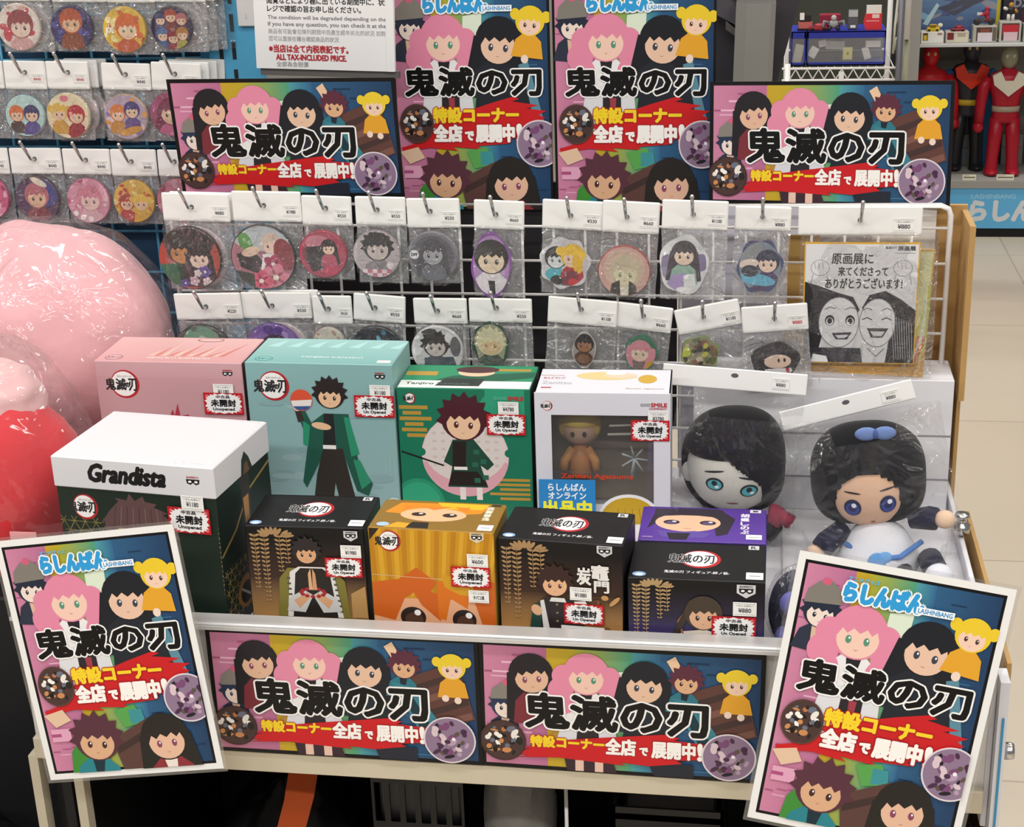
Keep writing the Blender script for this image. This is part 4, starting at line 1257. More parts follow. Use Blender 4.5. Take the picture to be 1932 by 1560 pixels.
# a plain child figure in a green jacket holding a ball
F.poly([(92, -62), (122, -62), (130, -120), (146, -150), (140, -166), (126, -160), (112, -110), (90, -110), (64, -158), (60, -150), (70, -100), (62, -70), (60, -58), (68, -56), (76, -74)], '#26584a')
F.poly([(92, -62), (104, -62), (104, -108), (88, -108)], '#2a2a2c')
F.poly([(116, -66), (122, -66), (132, -112), (122, -116)], '#2f8f6c'); F.poly([(124, -120), (132, -120), (144, -148), (132, -158)], '#338f6e')
F.poly([(66, -72), (74, -78), (70, -104), (64, -102)], '#2f8f6c')
F.poly([(88, -106), (112, -106), (118, -140), (124, -172), (104, -174), (100, -150), (96, -174), (72, -174), (78, -140)], '#37322d')
F.rect(88, -102, 104, -107, '#ece9e6')
F.poly([(56, -54), (62, -52), (68, -72), (60, -74)], '#3a3230'); F.ell(60, -54, 5, 6, '#e6bd98')
F.ell(88, -78, 12, 4.5, '#e6bd98', -.15)
F.ell(66, -46, 13.5, 13.5, '#d8543a'); F.poly([(53, -47), (79, -45), (77, -53), (55, -54)], '#e9e4de'); F.poly([(55, -54), (77, -53), (72, -58), (60, -58.5)], '#3c5a92')
doll(F, 101, -38, 17, '#2c2424', '#e8bf9a', None, 'spiky', '#4a2c26', -.05)
F.ell(171, -172, 7, 5, '#d5e2e2'); F.ell(171, -172, 6, 4, '#a7c8ca')
F.text('TANJIRO KAMADO', 168, -150, 170, -110, '#b6d2d2', 0)
T = ta_(w, d)
T.grad(1, 1, w - 1, d - 1, '#7fb1ae', '#9bc4c1', True)
for k in range(7):
    T.poly([(10 + k * 25, 60), (30 + k * 25, 86), (24 + k * 25, 58)], '#a9d8d4')
T.ell(20, 13, 11, 8, '#4f8582'); T.ell(20, 13, 9.5, 6.6, '#87c2be'); T.text('鬼滅の刃', 12, 10, 28, 16, '#4a7a78', .1)
T.text('TANJIRO KAMADO', 62, 19, 138, 25, '#dff0ee', .2)
T.rect(158, 6, 174, 15, '#e9e6e6'); T.rect(160, 9, 172, 10, '#d0a0a8')
Sd = Art(); Sd.rect(1, -h + 1, d - 1, -1, '#8fbab9'); Sd.rect(6, -30, d - 8, -60, '#a3c9c9')
carton('figure_box', 'tall teal figure box showing a child figure with a striped ball', (-0.598, 1.70, 1.033), .178, .091, .20, -.012, '#8cb6b5', F, T, Sd,
       [('¥1180', .150, .0245, .95)], ('Un Opened', .1305, .0375, .98))

# green box
w, d, h = 157, 82, 172
F = fa_(w, h)
F.rect(1, -h + 1, w - 1, -1, '#1d7459')
F.rect(104, -1, 150, -44, '#2f9a78'); F.ell(108, -28, 12, 20, '#2f9a78')
for k, (x0, x1) in enumerate(((2, 36), (6, 28), (2, 40), (8, 30), (4, 34), (10, 36))):
    F.rect(x0, -22 - k * 7, x1, -26.6 - k * 7, '#b58f3e')
for k in range(5):
    F.rect(118 - (k % 2) * 12, -112 - k * 6, 154, -115.5 - k * 6, '#b58f3e')
F.ell(20, -150, 32, 36, '#2c8f6c'); F.ell(20, -150, 27, 31, '#33a07a')
F.ell(78, -84, 52, 52, '#dcc7c6'); F.poly(ell(78, -84, 52, 52, 40)[21:40], '#d9a2ae')
F.ell(78, -78, 49, 40, '#d9cfcb')
for k in range(8):
    for j in range(5):
        F.ell(42 + k * 10.5, -56 - j * 10, 3, 2, '#cdbfbb', n=8, same=(k + j) > 0)
F.ell(26, -80, 5, 5, '#1d7459'); F.ell(130, -80, 5, 5, '#1d7459')
F.line([(2, -80), (52, -97)], 2.2, '#231f20')
F.poly([(64, -64), (88, -62), (112, -94), (104, -102), (96, -96), (104, -124), (56, -124), (62, -98), (52, -92)], '#22493c')
F.poly([(64, -66), (80, -66), (78, -102), (62, -102)], '#2a2220'); F.poly([(56, -122), (104, -122), (92, -104), (62, -104)], '#26201f')
for (x, y) in ((88, -76), (96, -88), (86, -92), (98, -108), (88, -112)):
    F.rect(x, y, x + 7, y - 6, '#2c6652')
F.rect(64, -98, 80, -102, '#e8e4e0')
F.rect(70, -124, 77, -140, '#e8dcd8'); F.rect(90, -124, 97, -140, '#e8dcd8')
doll(F, 78, -39, 25, '#4a222c', '#eac2a0', None, 'spiky', '#5a2a2a', -.06)
logo(F, 16, -13, 6.5)
F.text('GOOD', 114, -13, 130, -9.5, '#5fc0a0', .15); F.text('SMILE', 131, -13.6, 149, -9, '#c0343a', .3)
T = ta_(w, d)
T.rect(1, 1, w - 1, d - 1, '#2c8a62'); T.rect(1, 1, w - 1, 26, '#e6e9e6')
T.poly([(40, 27), (120, 27), (156, 40), (156, 60), (60, 44)], '#1b5a44'); T.rect(2, 44, 40, 58, '#b58f3e'); T.rect(100, 62, 150, 70, '#b08a3a')
T.ell(86, 56, 22, 14, '#e6bfa2'); T.ell(86, 66, 26, 12, '#4a2a30')
T.text('Tanjiro Kamado', 8, 10, 84, 20, '#2f3a36', .35)
T.poly([(44, 8), (96, 8), (100, 34), (52, 34)], '#2a3330') ; T.text('Tanjiro Kamado', 8, 10, 84, 20, '#5c6662', .15)
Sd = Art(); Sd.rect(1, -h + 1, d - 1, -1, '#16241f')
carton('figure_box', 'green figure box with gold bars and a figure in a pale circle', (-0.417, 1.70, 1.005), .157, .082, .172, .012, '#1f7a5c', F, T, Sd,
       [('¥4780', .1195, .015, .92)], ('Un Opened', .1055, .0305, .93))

# white window box
def window_box():
    w, d, h = .156, .085, .169
    r = root('figure_box', 'white window box with a blond-haired toy figure inside', 'boxed figure', (-0.255, 1.70, STEP), (0, 0, .03), 'boxed figures on the rack')
    mb = MB()
    wx0, wx1, wz0, wz1 = .019, .137, .030, .142
    c = '#dadae2'
    for (lo, hi) in (((0, 0, 0), (wx0, .002, h)), ((wx1, 0, 0), (w, .002, h)), ((wx0, 0, 0), (wx1, .002, wz0)), ((wx0, 0, wz1), (wx1, .002, h))):
        mb.box(lo, hi, c)
    mb.box((0, .002, 0), (.0015, d, h), '#cfcfd6'); mb.box((w - .0015, .002, 0), (w, d, h), '#cfcfd6')
    mb.box((0, d - .0015, 0), (w, d, h), '#9b8d7a'); mb.box((0, .002, 0), (w, d, .0015), '#cfcfd6'); mb.box((0, .002, h - .0015), (w, d, h), c)
    mb.box((.002, d - .004, .002), (w - .002, d - .002, h - .002), '#a39684')
    F = Art()
    H = h * 1000
    logo(F, 15, -16, 6)
    F.text('GOOD', 122, -15.5, 133, -12, '#8a8a92', .2); F.text('SMILE', 134, -16, 152, -11.4, '#b8323a', .35); F.text('COMPANY', 132, -19.4, 152, -17, '#b8323a', .1)
    F.ell(108, -H + 14, 36, 30, '#f0eff0'); F.poly([p for p in ell(108, -H + 12, 33, 28) if p[1] > -H] , '#c9a32e')
    for k in range(4):
        F.line([(92 + k * 10, -H + 8), (96 + k * 8, -H + 26)], .6, '#8f7020')
    F.onto(mb, front(0, -.00002, h), .001)
    T = Art()
    T.rect(2, 60, 30, 61.6, '#a05058'); T.text('ねんどろいど', 6, 48, 32, 56, '#b06068', .2); T.text('Zenitsu', 6, 30, 40, 40, '#b4b2b8', .3); T.rect(6, 16, 18, 20, '#b06068')
    T.ell(80, 60, 36, 14, '#dcc68c'); T.ell(96, 62, 20, 9, '#e9c9b4'); T.ell(128, 50, 11, 15, '#c9a23c'); T.ell(90, 70, 12, 6, '#f4f3f0')
    T.text('Zenitsu Agatsuma', 104, 14, 148, 19, '#c9a8a0', .1)
    T.onto(mb, topf(0, 0, h + .00002), .001)
    mb.build('carton', M_CARTON, r)
    gl = MB().box((wx0, .0022, wz0), (wx1, .0027, wz1))
    gl.build('clear_window', M_CLEAR, r)
    # lettering on the window
    L = Art(); L.text('Zenitsu Agatsuma', 0, 0, 84, 7.4, '#cf4628', .28, shear=0)
    lm = MB(); L.onto(lm, front(.029, .0016, .061), .001)
    lm.build('window_lettering', M_PAPER, r)
    # the toy inside
    f = MB()
    f.ball((.048, .045, .110), (.0225, .020, .021), '#dcb49a')
    def hair(dv):
        return .70 if (dv.y < -.30 and dv.z < .02 and abs(dv.x) < .80) else 1.0
    f.ball((.048, .046, .114), (.0262, .0250, .0250), '#e2c25c', fn=hair)
    f.lathe([(0, .09), (.006, .09), (.012, .075), (.016, .052), (.013, .05), (0, .05)], '#c98a54', c=(.048, .045, 0))
    f.tube([(.040, .043, .084), (.030, .040, .070), (.028, .038, .058)], .006, '#d89a5c'); f.tube([(.056, .043, .084), (.066, .040, .070), (.068, .038, .058)], .006, '#d89a5c')
    f.tube([(.043, .045, .055), (.043, .044, .038)], .006, '#4a3a34'); f.tube([(.053, .045, .055), (.053, .044, .038)], .006, '#4a3a34')
    for sx in (.041, .055):
        f.ball((sx, .0255, .108), (.0026, .0012, .0036), '#4a3a30', 8, 6)
    f.build('toy_figure', M_PLASTIC, r)
    e = MB()
    e.tube([(.084, .03, .118), (.132, .03, .121)], .0016, '#e6e2d2'); e.tube([(.082, .03, .107), (.132, .03, .109)], .0016, '#e6e2d2')
    for k in range(7):
        e.tube([(.113, .035, .075), (.113 + .016 * cos(k * .9), .03, .075 + .018 * sin(k * .9))], .0012, '#cfd8de', taper=None)
    e.tube([(.113, .035, .075), (.110, .035, .048)], .002, '#cfd8de')
    e.build('accessory', M_PLASTIC, r)
    link('price_sticker', price_sticker('¥3780', .9), r, (.1305, -.0006, h - .021))
    o = link('seal_sticker', seal_mesh('Un Opened'), r, (.111, -.0007, h - .032)); o.scale = (.9, 1, .92)
window_box()

# blue notice card leaning against the window box
cd = MB().box((0, 0, 0), (.066, .0012, .062), '#2f86c9')
A = Art()
A.text('らしんばん', 11, -13.6, 55, -4.6, '#eef4f8', .35); A.text('オンライン', 11, -23.6, 55, -15.6, '#eef4f8', .35); A.text('出品中', 5, -44, 61, -26, '#f4ee3c', 1.1)
A.onto(cd, front(0, -.00002, .062), .001)
o = cd.build('notice_card', M_PAPER, None, (-0.251, 1.688, 0.836), (-.04, 0, .03))
tag(o, 'small blue notice card with yellow letters leaning on the white window box', 'notice card')

# white-lidded box at the front left
def lidded_box():
    w, d, h = .190, .138, .200
    r = root('figure_box', 'large white-lidded dark green figure box turned beside the tilted poster', 'boxed figure', (-0.755, 1.50, TRAY), (0, 0, radians(-6.7)), 'boxed figures on the rack')
    mb = MB().box((0, 0, 0), (w, d, h - .002), '#1d2a22', bev=.001)
    F = fa_(190, 198)
    F.rect(1, -1, 189, -197, '#1d2b23')
    for j in range(7):                                     # gold hemp-leaf lattice
        for i in range(15):
            x, y = 4 + i * 13 + (j % 2) * 6.5, -74 - j * 11.2
            for q in range(6):
                t = q * pi / 3
                F.line([(x, y), (x + 6.4 * cos(t), y + 6.4 * sin(t))], 1.0, '#a08c56', True)
    F.poly([(80, -40), (189, -40), (189, -150), (120, -150)], '#1d2b23')
    logo(F, 33, -56, 15)
    hx = [(52, -90), (56, -70), (48, -76), (62, -58), (58, -62), (74, -46), (70, -42), (84, -44), (88, -36), (94, -44), (104, -38), (106, -44), (120, -46), (116, -50), (132, -56), (126, -58), (140, -70), (132, -70), (144, -86), (134, -84), (138, -100), (60, -100)]
    F.poly(hx, '#614848')
    for k in range(9):
        F.line([(64 + k * 8, -84), (70 + k * 7, -52)], .8, '#866666' if k % 2 else '#4a3434')
    F.poly([(70, -78), (128, -76), (130, -130), (72, -130)], '#d3a056')
    F.onto(mb, front(0, -.00002, h - .002), .001)
    Sd = Art([(0, -198), (138, -198), (138, 0), (0, 0)])
    Sd.rect(1, -1, 137, -197, '#1b2620')
    Sd.line([(2, -104), (40, -88), (80, -56), (137, -44)], 3, '#9a8046')
    Sd.poly([(60, -30), (74, -20), (84, -34), (80, -120), (70, -150), (62, -100)], '#3a302c'); Sd.poly([(64, -60), (78, -60), (76, -96), (66, -98)], '#c08a52'); Sd.line([(76, -96), (80, -190)], 2.4, '#1f8a66')
    for j in range(6):
        for i in range(9):
            x, y = 8 + i * 12 + (j % 2) * 6, -128 - j * 11
            for q in range(6):
                t = q * pi / 3
                Sd.line([(x, y), (x + 6 * cos(t), y + 6 * sin(t))], 1.0, '#98834c', True)
    Sd.ell(52, -166, 22, 19, '#b9803e'); Sd.ell(52, -168, 15, 13, '#2a2422'); Sd.line([(40, -160), (62, -176)], 3, '#e2d6c4')
    Sd.onto(mb, sidef(w + .00002, 0, h - .002), .001)
    mb.build('carton', M_CARTON, r)
    e = .0014
    ld = MB()
    ld.box((-e, -e, h - .036), (w + e, d + e, h), '#d9d8dc', bev=.0012)
    # ragged window cut in the lid's right side
    L = Art()
    L.text('Grandista', 42, -26, 134, -6, '#171618', 1.5, shear=.26)
    mask_mark(L, 168, -18, 10)
    L.rect(4, -34.4, 186, -34.8, '#c9c8cb')
    L.onto(ld, front(-e, -e - .00002, h), .001)
    L = Art()
    L.poly([(62, -36), (66, -18), (74, -10), (84, -20), (92, -36)], '#2a3029'); L.poly([(68, -36), (72, -24), (80, -24), (84, -36)], '#6b5038')
    L.onto(ld, sidef(w + e + .00002, 0, h), .001)
    T = Art(); T.ell(148, 8, 6, 3, '#b9bcc6'); T.ell(148, 8, 5, 2.2, '#e9e8ea'); T.rect(160, 5, 178, 10, '#d8d7da'); T.rect(162, 7, 176, 7.6, '#b0aeb4')
    T.rect(4, d * 1000 - 3, 186, d * 1000 - 3.6, '#cfced2'); T.rect(186, 4, 186.6, 136, '#cfced2')
    T.onto(ld, topf(0, 0, h + .00002), .001)
    ld.build('lid', M_CARTON, r)
    link('price_sticker', price_sticker('¥1180', 1.0), r, (.151, -.003, h - .033))
    o = link('seal_sticker', seal_mesh('Unopened'), r, (.133, -.0016, h - .048)); o.scale = (1.0, 1, 1.08)
lidded_box()

def leaves(F, x, y, s=1.0, c='#a8865c'):
    """hanging sprays of leaves"""
    for k in range(9):
        t = .2 + k * .28
        F.ell(x + 26 * s + 15 * s * cos(t) * (1.3 if k < 3 else 1), y - 8 * s + 9 * s * sin(t) - 4, 6 * s, 2.2 * s, c, t, 12)
    for (ox, ln) in ((6, 90), (17, 104), (34, 62), (42, 48)):
        F.line([(x + ox * s, y - 8 * s), (x + ox * s + 1, y - ln * s)], .5, c)
        n = int(ln / 6.5)
        for k in range(n):
            q = 1.0 - .5 * k / n
            for sx in (-1, 1):
                F.ell(x + ox * s + sx * 3 * s * q, y - (10 + k * 6.5) * s, 3.2 * s * q, 1.7 * s * q, c, sx * .6, 10)

def black_top(w, d, line='鬼滅の刃 フィギュア-絆ノ装-'):
    T = ta_(w, d)
    T.rect(1, 1, w - 1, d - 1, '#0d0d10')
    T.ell(w * .52, d * .55, w * .15, d * .24, '#b3242c'); T.ell(w * .51, d * .56, w * .132, d * .205, '#efeeed')
    T.text('鬼滅の刃', w * .28, d * .44, w * .62, d * .68, '#1a1a1d', .3, ('#d9d9da', .5))
    T.text(line, w * .26, d * .16, w * .74, d * .23, '#dcdcde', .12)
    T.ell(w * .08, d * .10, w * .05, d * .06, '#8fb4dc'); T.ell(w * .08, d * .09, w * .03, d * .03, '#e6eef6')
    T.rect(w * .86, d * .06, w * .985, d * .24, '#ececee'); T.rect(w * .88, d * .14, w * .965, d * .16, '#8c8c92')
    T.rect(w * .87, d * .86, w * .95, d * .97, '#c9c9cc'); T.text('R', w * .89, d * .88, w * .93, d * .95, '#22222a', .2)
    return T

def dusk(F, w, h, lo, mid, hi='#0c0c0e'):
    F.rect(1, -h / F.sy + 1, w - 1, -h + 1, lo); F.grad(1, -h + 1, w - 1, -h * .55, lo, mid, True); F.grad(1, -h * .55, w - 1, -h * .12, mid, hi, True); F.rect(1, -h * .12, w - 1, -1, hi)

# first low box: praying figure
w, d, h = 130, 83, 133
F = fa_(w, h); F.sy = .80; dusk(F, w, h, '#a87f4e', '#3a2822')
leaves(F, 4, -4, .98)
F.poly([(30, -133), (34, -76), (44, -60), (92, -60), (106, -78), (110, -133)], '#7c7434')
F.poly([(40, -133), (46, -66), (56, -58), (84, -58), (94, -66), (102, -133)], '#dedcd8'); F.poly([(46, -133), (52, -68), (58, -60), (82, -60), (90, -68), (96, -133)], '#26221f')
for k in range(7):
    F.rect(42 + k * .3, -74 - k * 8, 46 + k * .3, -77 - k * 8, '#55524e'); F.rect(93 + k * .8, -74 - k * 8, 97 + k * .8, -77 - k * 8, '#55524e')
F.poly([(44, -104), (60, -92), (70, -100), (60, -126), (40, -124)], '#cbcac9'); F.poly([(96, -104), (80, -92), (70, -100), (80, -126), (100, -124)], '#cbcac9')
F.poly([(48, -108), (64, -96), (68, -102), (54, -120)], '#d7a47c'); F.poly([(92, -108), (76, -96), (72, -102), (86, -120)], '#d7a47c')
for k in range(12):
    F.ell(70 + 13 * cos(k * .52), -96 + 6 * sin(k * .52), 2.6, 2.4, '#a22a34', n=10)
F.poly([(66, -92), (66, -68), (69, -60), (70, -92)], '#dcab84'); F.poly([(70, -92), (71, -60), (74, -68), (75, -92)], '#d09a72')
doll(F, 66, -36, 13.5, '#2c2626', '#d7a47c', None, 'spiky', '#2a2422')
F.poly([(112, -96), (128, -84), (129, -132), (112, -132)], '#b48c58')
mask_mark(F, 116, -11, 7.5, '#c9c8ca')
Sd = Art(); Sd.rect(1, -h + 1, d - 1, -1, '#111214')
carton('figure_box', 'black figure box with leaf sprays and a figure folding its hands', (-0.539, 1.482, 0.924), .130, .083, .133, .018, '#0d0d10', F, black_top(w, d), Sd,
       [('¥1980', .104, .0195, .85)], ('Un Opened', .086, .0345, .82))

# second low box: yellow hair close up
w, d, h = 135, 73, 137
F = fa_(w, h)
F.sy = .82
F.rect(1, -h + 1, w - 1, -1, '#c98f1e')
for k in range(16):
    F.poly([(k * 9, -1), (k * 9 + 5, -1), (k * 8 + 8, -90), (k * 8 + 3, -100)], '#d6a22c' if k % 2 else '#b97f18')
F.poly([(1, -1), (12, -1), (1, -18)], '#2a241c')
F.poly([(1, -100), (134, -96), (134, -165), (1, -165)], '#e2a982')
F.poly([(1, -78), (30, -72), (50, -54), (72, -74), (64, -88), (78, -92), (74, -130), (54, -108), (46, -90), (36, -98), (24, -132), (1, -126)], '#cb611e')
F.poly([(72, -74), (92, -66), (106, -92), (104, -110), (86, -96), (80, -128), (72, -126)], '#d8721f')
F.poly([(110, -60), (134, -70), (134, -134), (120, -134), (112, -100)], '#c8621f')
F.poly([(76, -60), (104, -70), (112, -92), (96, -90), (80, -80)], '#d09a24')
for (x, rx) in ((44, 14), (100, 13)):
    F.ell(x, -126, rx, 15, '#2a2220'); F.ell(x + 1, -130, rx * .72, 11, '#54382c'); F.ell(x + 5, -119, 3.6, 4.2, '#f6f3ef')
F.line([(1, -67), (78, -69)], .5, '#e8d8b8')
logo(F, 23, -18, 12)
mask_mark(F, 117, -8, 7.5, '#d9c9a8')
T = ta_(w, d)
T.rect(1, 1, w - 1, d - 1, '#8a6a2c')
T.poly([(8, 40), (20, 66), (104, 70), (118, 62), (112, 46), (60, 34)], '#dd8a24'); T.poly([(60, 70), (118, 70), (112, 56), (70, 54)], '#dfb52e')
T.ell(62, 38, 36, 17, '#e6b48c'); T.poly([(26, 44), (40, 60), (60, 50), (80, 60), (98, 46), (98, 60), (26, 60)], '#d8802a')
for x in (46, 80):
    T.ell(x, 38, 8, 5, '#3a2a22'); T.ell(x + 2, 40, 2.4, 1.6, '#efe9e2')
T.poly([(40, 3), (64, 3), (62, 18), (44, 18)], '#2a2422'); T.poly([(16, 2), (40, 2), (42, 14), (28, 16)], '#d8a02c')
for i, c in enumerate('我妻善逸'):
    T.text(c, 116, 56 - i * 9, 124, 64 - i * 9, '#e9dfc8', .3)
T.ell(14, 9, 7, 5, '#a8c4e0'); T.rect(116, 4, 132, 18, '#efeeec'); T.rect(119, 10, 129, 11.6, '#8f8e92')
T.rect(120, 66, 130, 71, '#3a362c')
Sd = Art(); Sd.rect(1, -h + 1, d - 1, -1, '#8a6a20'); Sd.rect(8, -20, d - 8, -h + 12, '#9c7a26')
carton('figure_box', 'golden yellow figure box with a close-up of orange-tipped hair', (-0.403, 1.480, 0.928), .135, .073, .137, -.036, '#a07826', F, T, Sd,
       [('¥600', .106, .0245, .86), ('タバコ臭', .106, .0665, .84)], ('Unopened', .088, .0395, .86))

# third low box: brown dusk with calligraphy
w, d, h = 132, 81, 130
F = fa_(w, h); F.sy = .80; dusk(F, w, h, '#b0824c', '#38241c')
leaves(F, 3, -4, 1.0)
for k in range(10):
    rnd = random.Random(60 + k)
    F.ell(rnd.uniform(84, 126), -rnd.uniform(70, 128), rnd.uniform(3, 9), rnd.uniform(2, 5), rnd.choice(['#7a5230', '#c0935c', '#5a3a26']), rnd.uniform(0, 3), 10)
F.poly([(34, -130), (38, -92), (50, -80), (76, -80), (88, -92), (92, -130)], '#2b2526')
F.poly([(36, -94), (46, -84), (44, -130), (32, -130)], '#23423c'); F.poly([(44, -86), (48, -84), (54, -130), (47, -130)], '#dad8d4')
F.poly([(80, -84), (92, -82), (98, -96), (86, -102)], '#e4e1dd')
F.ell(40, -100, 5.5, 8, '#deae86', .3); F.ell(82, -106, 6, 8, '#deae86', -.3)
for k in range(3):
    F.ell(62, -90 - k * 12, 1.5, 1.5, '#8f7a60', n=8)
F.poly([(56, -80), (70, -80), (72, -86), (54, -86)], '#e0ddd9')
doll(F, 60, -58, 16, '#38231f', '#e3b28a', None, 'spiky', '#5a2c24', .03)
F.text('竈', 99, -50, 117, -29, '#e6e3df', .7); F.text('門', 102, -68, 117, -52, '#e6e3df', .6); F.text('炭', 84, -58, 98, -34, '#e6e3df', .7)
mask_mark(F, 113, -9, 8, '#c9c8ca')
F.rect(66, -119, 112, -129.5, '#e6e5e2'); F.text('返品・交換不可', 76, -126.4, 102, -123, '#77777a', .1)
Sd = Art(); Sd.rect(1, -h + 1, d - 1, -1, '#121214')
carton('figure_box', 'dark brown figure box with white brush calligraphy and a half-length figure', (-0.265, 1.480, 0.921), .132, .081, .130, -.075, '#0d0d10', F, black_top(w, d), Sd,
       [('¥1080', .076, .050, .88)], ('Un Opened', .0695, .069, .86))

# fourth low box: violet dusk
w, d, h = 140, 88, 95
F = fa_(w, h); F.sy = .80; dusk(F, w, h, '#4a3f78', '#2a2438')
leaves(F, 4, -2, .86, '#b39468')
F.poly([(48, -95), (56, -74), (80, -70), (104, -80), (112, -95)], '#d9cfc0')
F.line([(62, -40), (52, -60), (58, -80)], 2.2, '#9c6a44'); F.poly([(64, -26), (60, -60), (50, -84), (44, -84), (56, -50)], '#3a3028')
doll(F, 78, -48, 18, '#453a30', '#ddae8c', None, 'bob', '#3a2a2a')
mask_mark(F, 121, -13, 9.5, '#d4d3d6')
F.grad(1, -95 + 1, w - 1, -86, '#6d66a8', '#3a3058', True)
T = black_top(w, d)
Sd = Art(); Sd.rect(1, -h + 1, d - 1, -1, '#3d3668')
carton('figure_box', 'dark violet figure box with leaf sprays and a brown-bobbed figure', (-0.129, 1.470, 0.886), .140, .088, .095, -.004, '#101013', F, T, Sd,
       [('¥880', .108, .0225, .92)], ('Un Opened', .0865, .0395, .92))

# purple box behind the fourth
w, d, h = 138, 89, 93
F = fa_(w, h); F.rect(1, -h + 1, w - 1, -1, '#4a2f86')
T = ta_(w, d)
T.grad(1, 1, w - 1, d - 1, '#5b3a9a', '#4c2f86', True)
T.poly([(8, 30), (14, 70), (40, 86), (86, 86), (104, 60), (96, 20), (84, 14), (80, 50), (24, 56)], '#2c2430')
T.ell(52, 48, 36, 24, '#e3b596'); T.poly([(14, 56), (24, 64), (44, 67), (62, 67), (80, 64), (90, 54), (90, 84), (14, 84)], '#2c2430')
for x in (34, 74):
    T.ell(x, 48, 9, 6, '#2e2436'); T.ell(x, 47, 6, 4, '#5a4a70'); T.ell(x + 3, 50, 2.4, 1.6, '#efe9f2')
T.line([(48, 32), (56, 32)], .9, '#a85a50'); T.poly([(18, 26), (40, 22), (60, 26), (78, 20), (70, 8), (26, 8)], '#5f4a9c'); T.poly([(30, 20), (56, 20), (52, 3), (34, 3)], '#242028')
for i, c in enumerate('胡蝶しのぶ'):
    T.text(c, 110, 66 - i * 11, 119, 75 - i * 11, '#e6def0', .4)
T.text('ORIGINAL', 4, 6, 16, 9, '#c0a0d0', .1)
T.rect(116, 8, 133, 20, '#efeef0'); T.rect(119, 13, 130, 14.4, '#8a8890'); T.rect(120, 78, 132, 86, '#d9d6de'); T.rect(123, 80, 129, 84, '#3a3446')
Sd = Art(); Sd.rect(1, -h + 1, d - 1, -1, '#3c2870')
carton('figure_box', 'purple figure box behind the dark violet one, a large-eyed face on its top', (-0.126, 1.566, 0.884), .138, .089, .093, .004, '#50338e', F, T, Sd)

# ---------------------------------------------------------------- plush dolls in header bags on the tray
def patch(mb, c, r, u, v, su, sv, col, lift=1.012, n=18, rot=0.0, poly=None):
    """an embroidered patch lying on an ellipsoid's front; u to the right, v up, as fractions of the radii"""
    c, r = Vector(c), Vector(r)
    pts = poly if poly else ell(0, 0, 1, 1, n)
    vs = []
    for (a, b) in [(0, 0)] + list(pts):
        x = u + (a * su * cos(rot) - b * sv * sin(rot)) if poly is None or True else a
        z = v + (a * su * sin(rot) + b * sv * cos(rot))
        y = -sqrt(max(0.02, 1 - x * x - z * z))
        vs.append(c + Vector((x * r.x, y * r.y, z * r.z)) * lift)
    m = len(vs) - 1
    # front faces -Y: keep the fan counter-clockwise seen from the shopper
    mb.add(vs, [(0, k + 1, (k + 1) % m + 1) for k in range(m)], col, True)

def film_shell(c, r, seed, amp=.03, nu=34, nv=24, fn=None):
    o = Vector((seed * 1.7, seed * .9, seed * 2.3))
    mb = MB()
    def f(dv):
        k = fn(dv) if fn else 1.0
        return k * (1 + amp * noise.noise(dv * 3.1 + o) + amp * .45 * abs(noise.noise(dv * 9.0 + o)))
    mb.ball(c, r, '#fff', nu, nv, f)
    return mb

def plush_doll(label, loc, tilt, face, hair, hair_fn, face_r, hair_r, eyes, body, card, price):
    r = root('plush_doll', label, 'plush doll', loc, (0, tilt, 0), 'bagged plush dolls on the tray')
    fr = Vector(face_r)
    mb = MB()
    mb.ball((0, 0, 0), fr, face, 40, 28)
    for sx in (-1, 1):
        mb.ball((sx * fr.x * .95, .004, -fr.z * .12), (fr.x * .2, fr.y * .2, fr.z * .28), face, 14, 10)
    eyes(mb, fr)
    mb.build('face', M_CLOTH, r)
    hm = MB()
    hm.ball((0, .006, .004), hair_r, hair, 56, 40, hair_fn)
    hm.build('hair', M_CLOTH, r)
    body(r, fr)
    # header card and its pouch
    (cx, cz, cw, ch, rt, cy) = card
    hc = MB().box((-cw / 2, -.0015, -ch), (cw / 2, .002, 0), '#efeeec', bev=.001)
    A = Art(); A.ell(0, -.008, .0045, .0028, '#5c5b60', n=16); A.rect(-cw / 2 + .002, -ch + .002, cw / 2 - .002, -ch + .0015, '#d6d5d2')
    A.onto(hc, front(0, -.0015, 0))
    ho = hc.build('header_card', M_PAPER, r, (cx, cy, cz), (-.15, rt - tilt, 0))
    link('price_sticker', price_sticker(price, .8), ho, (cw * .26, -.0019, -.007))
    return r, ho

# doll with a black side-swept bob
def eyes_a(mb, fr):
    for (u, rt) in ((-.38, .12), (.34, -.25)):
        v = -.12 if u < 0 else -.28
        patch(mb, (0, 0, 0), fr, u, v, .19, .15, '#26282c', 1.010)
        patch(mb, (0, 0, 0), fr, u, v - .01, .15, .115, '#58b4bd', 1.016)
        patch(mb, (0, 0, 0), fr, u, v + .03, .06, .06, '#1d2a30', 1.022)
        patch(mb, (0, 0, 0), fr, u + .05, v - .05, .045, .035, '#eaf4f4', 1.026, 10)
        patch(mb, (0, 0, 0), fr, u, v + .28, .22, .022, '#1f1e20', 1.010, 12, rt)
    patch(mb, (0, 0, 0), fr, -.02, -.60, .13, .018, '#8a4a42', 1.010, 12, -.1)
def squarish(dv, p, amt=1.0):
    """rounder-cornered outline seen from the front"""
    q = sqrt(dv.x * dv.x + dv.z * dv.z)
    if q < 1e-5:
        return 1.0
    a, c = abs(dv.x) / q, abs(dv.z) / q
    k = 1.0 / (a ** p + c ** p) ** (1.0 / p)
    return 1.0 + (k - 1.0) * amt * q * q
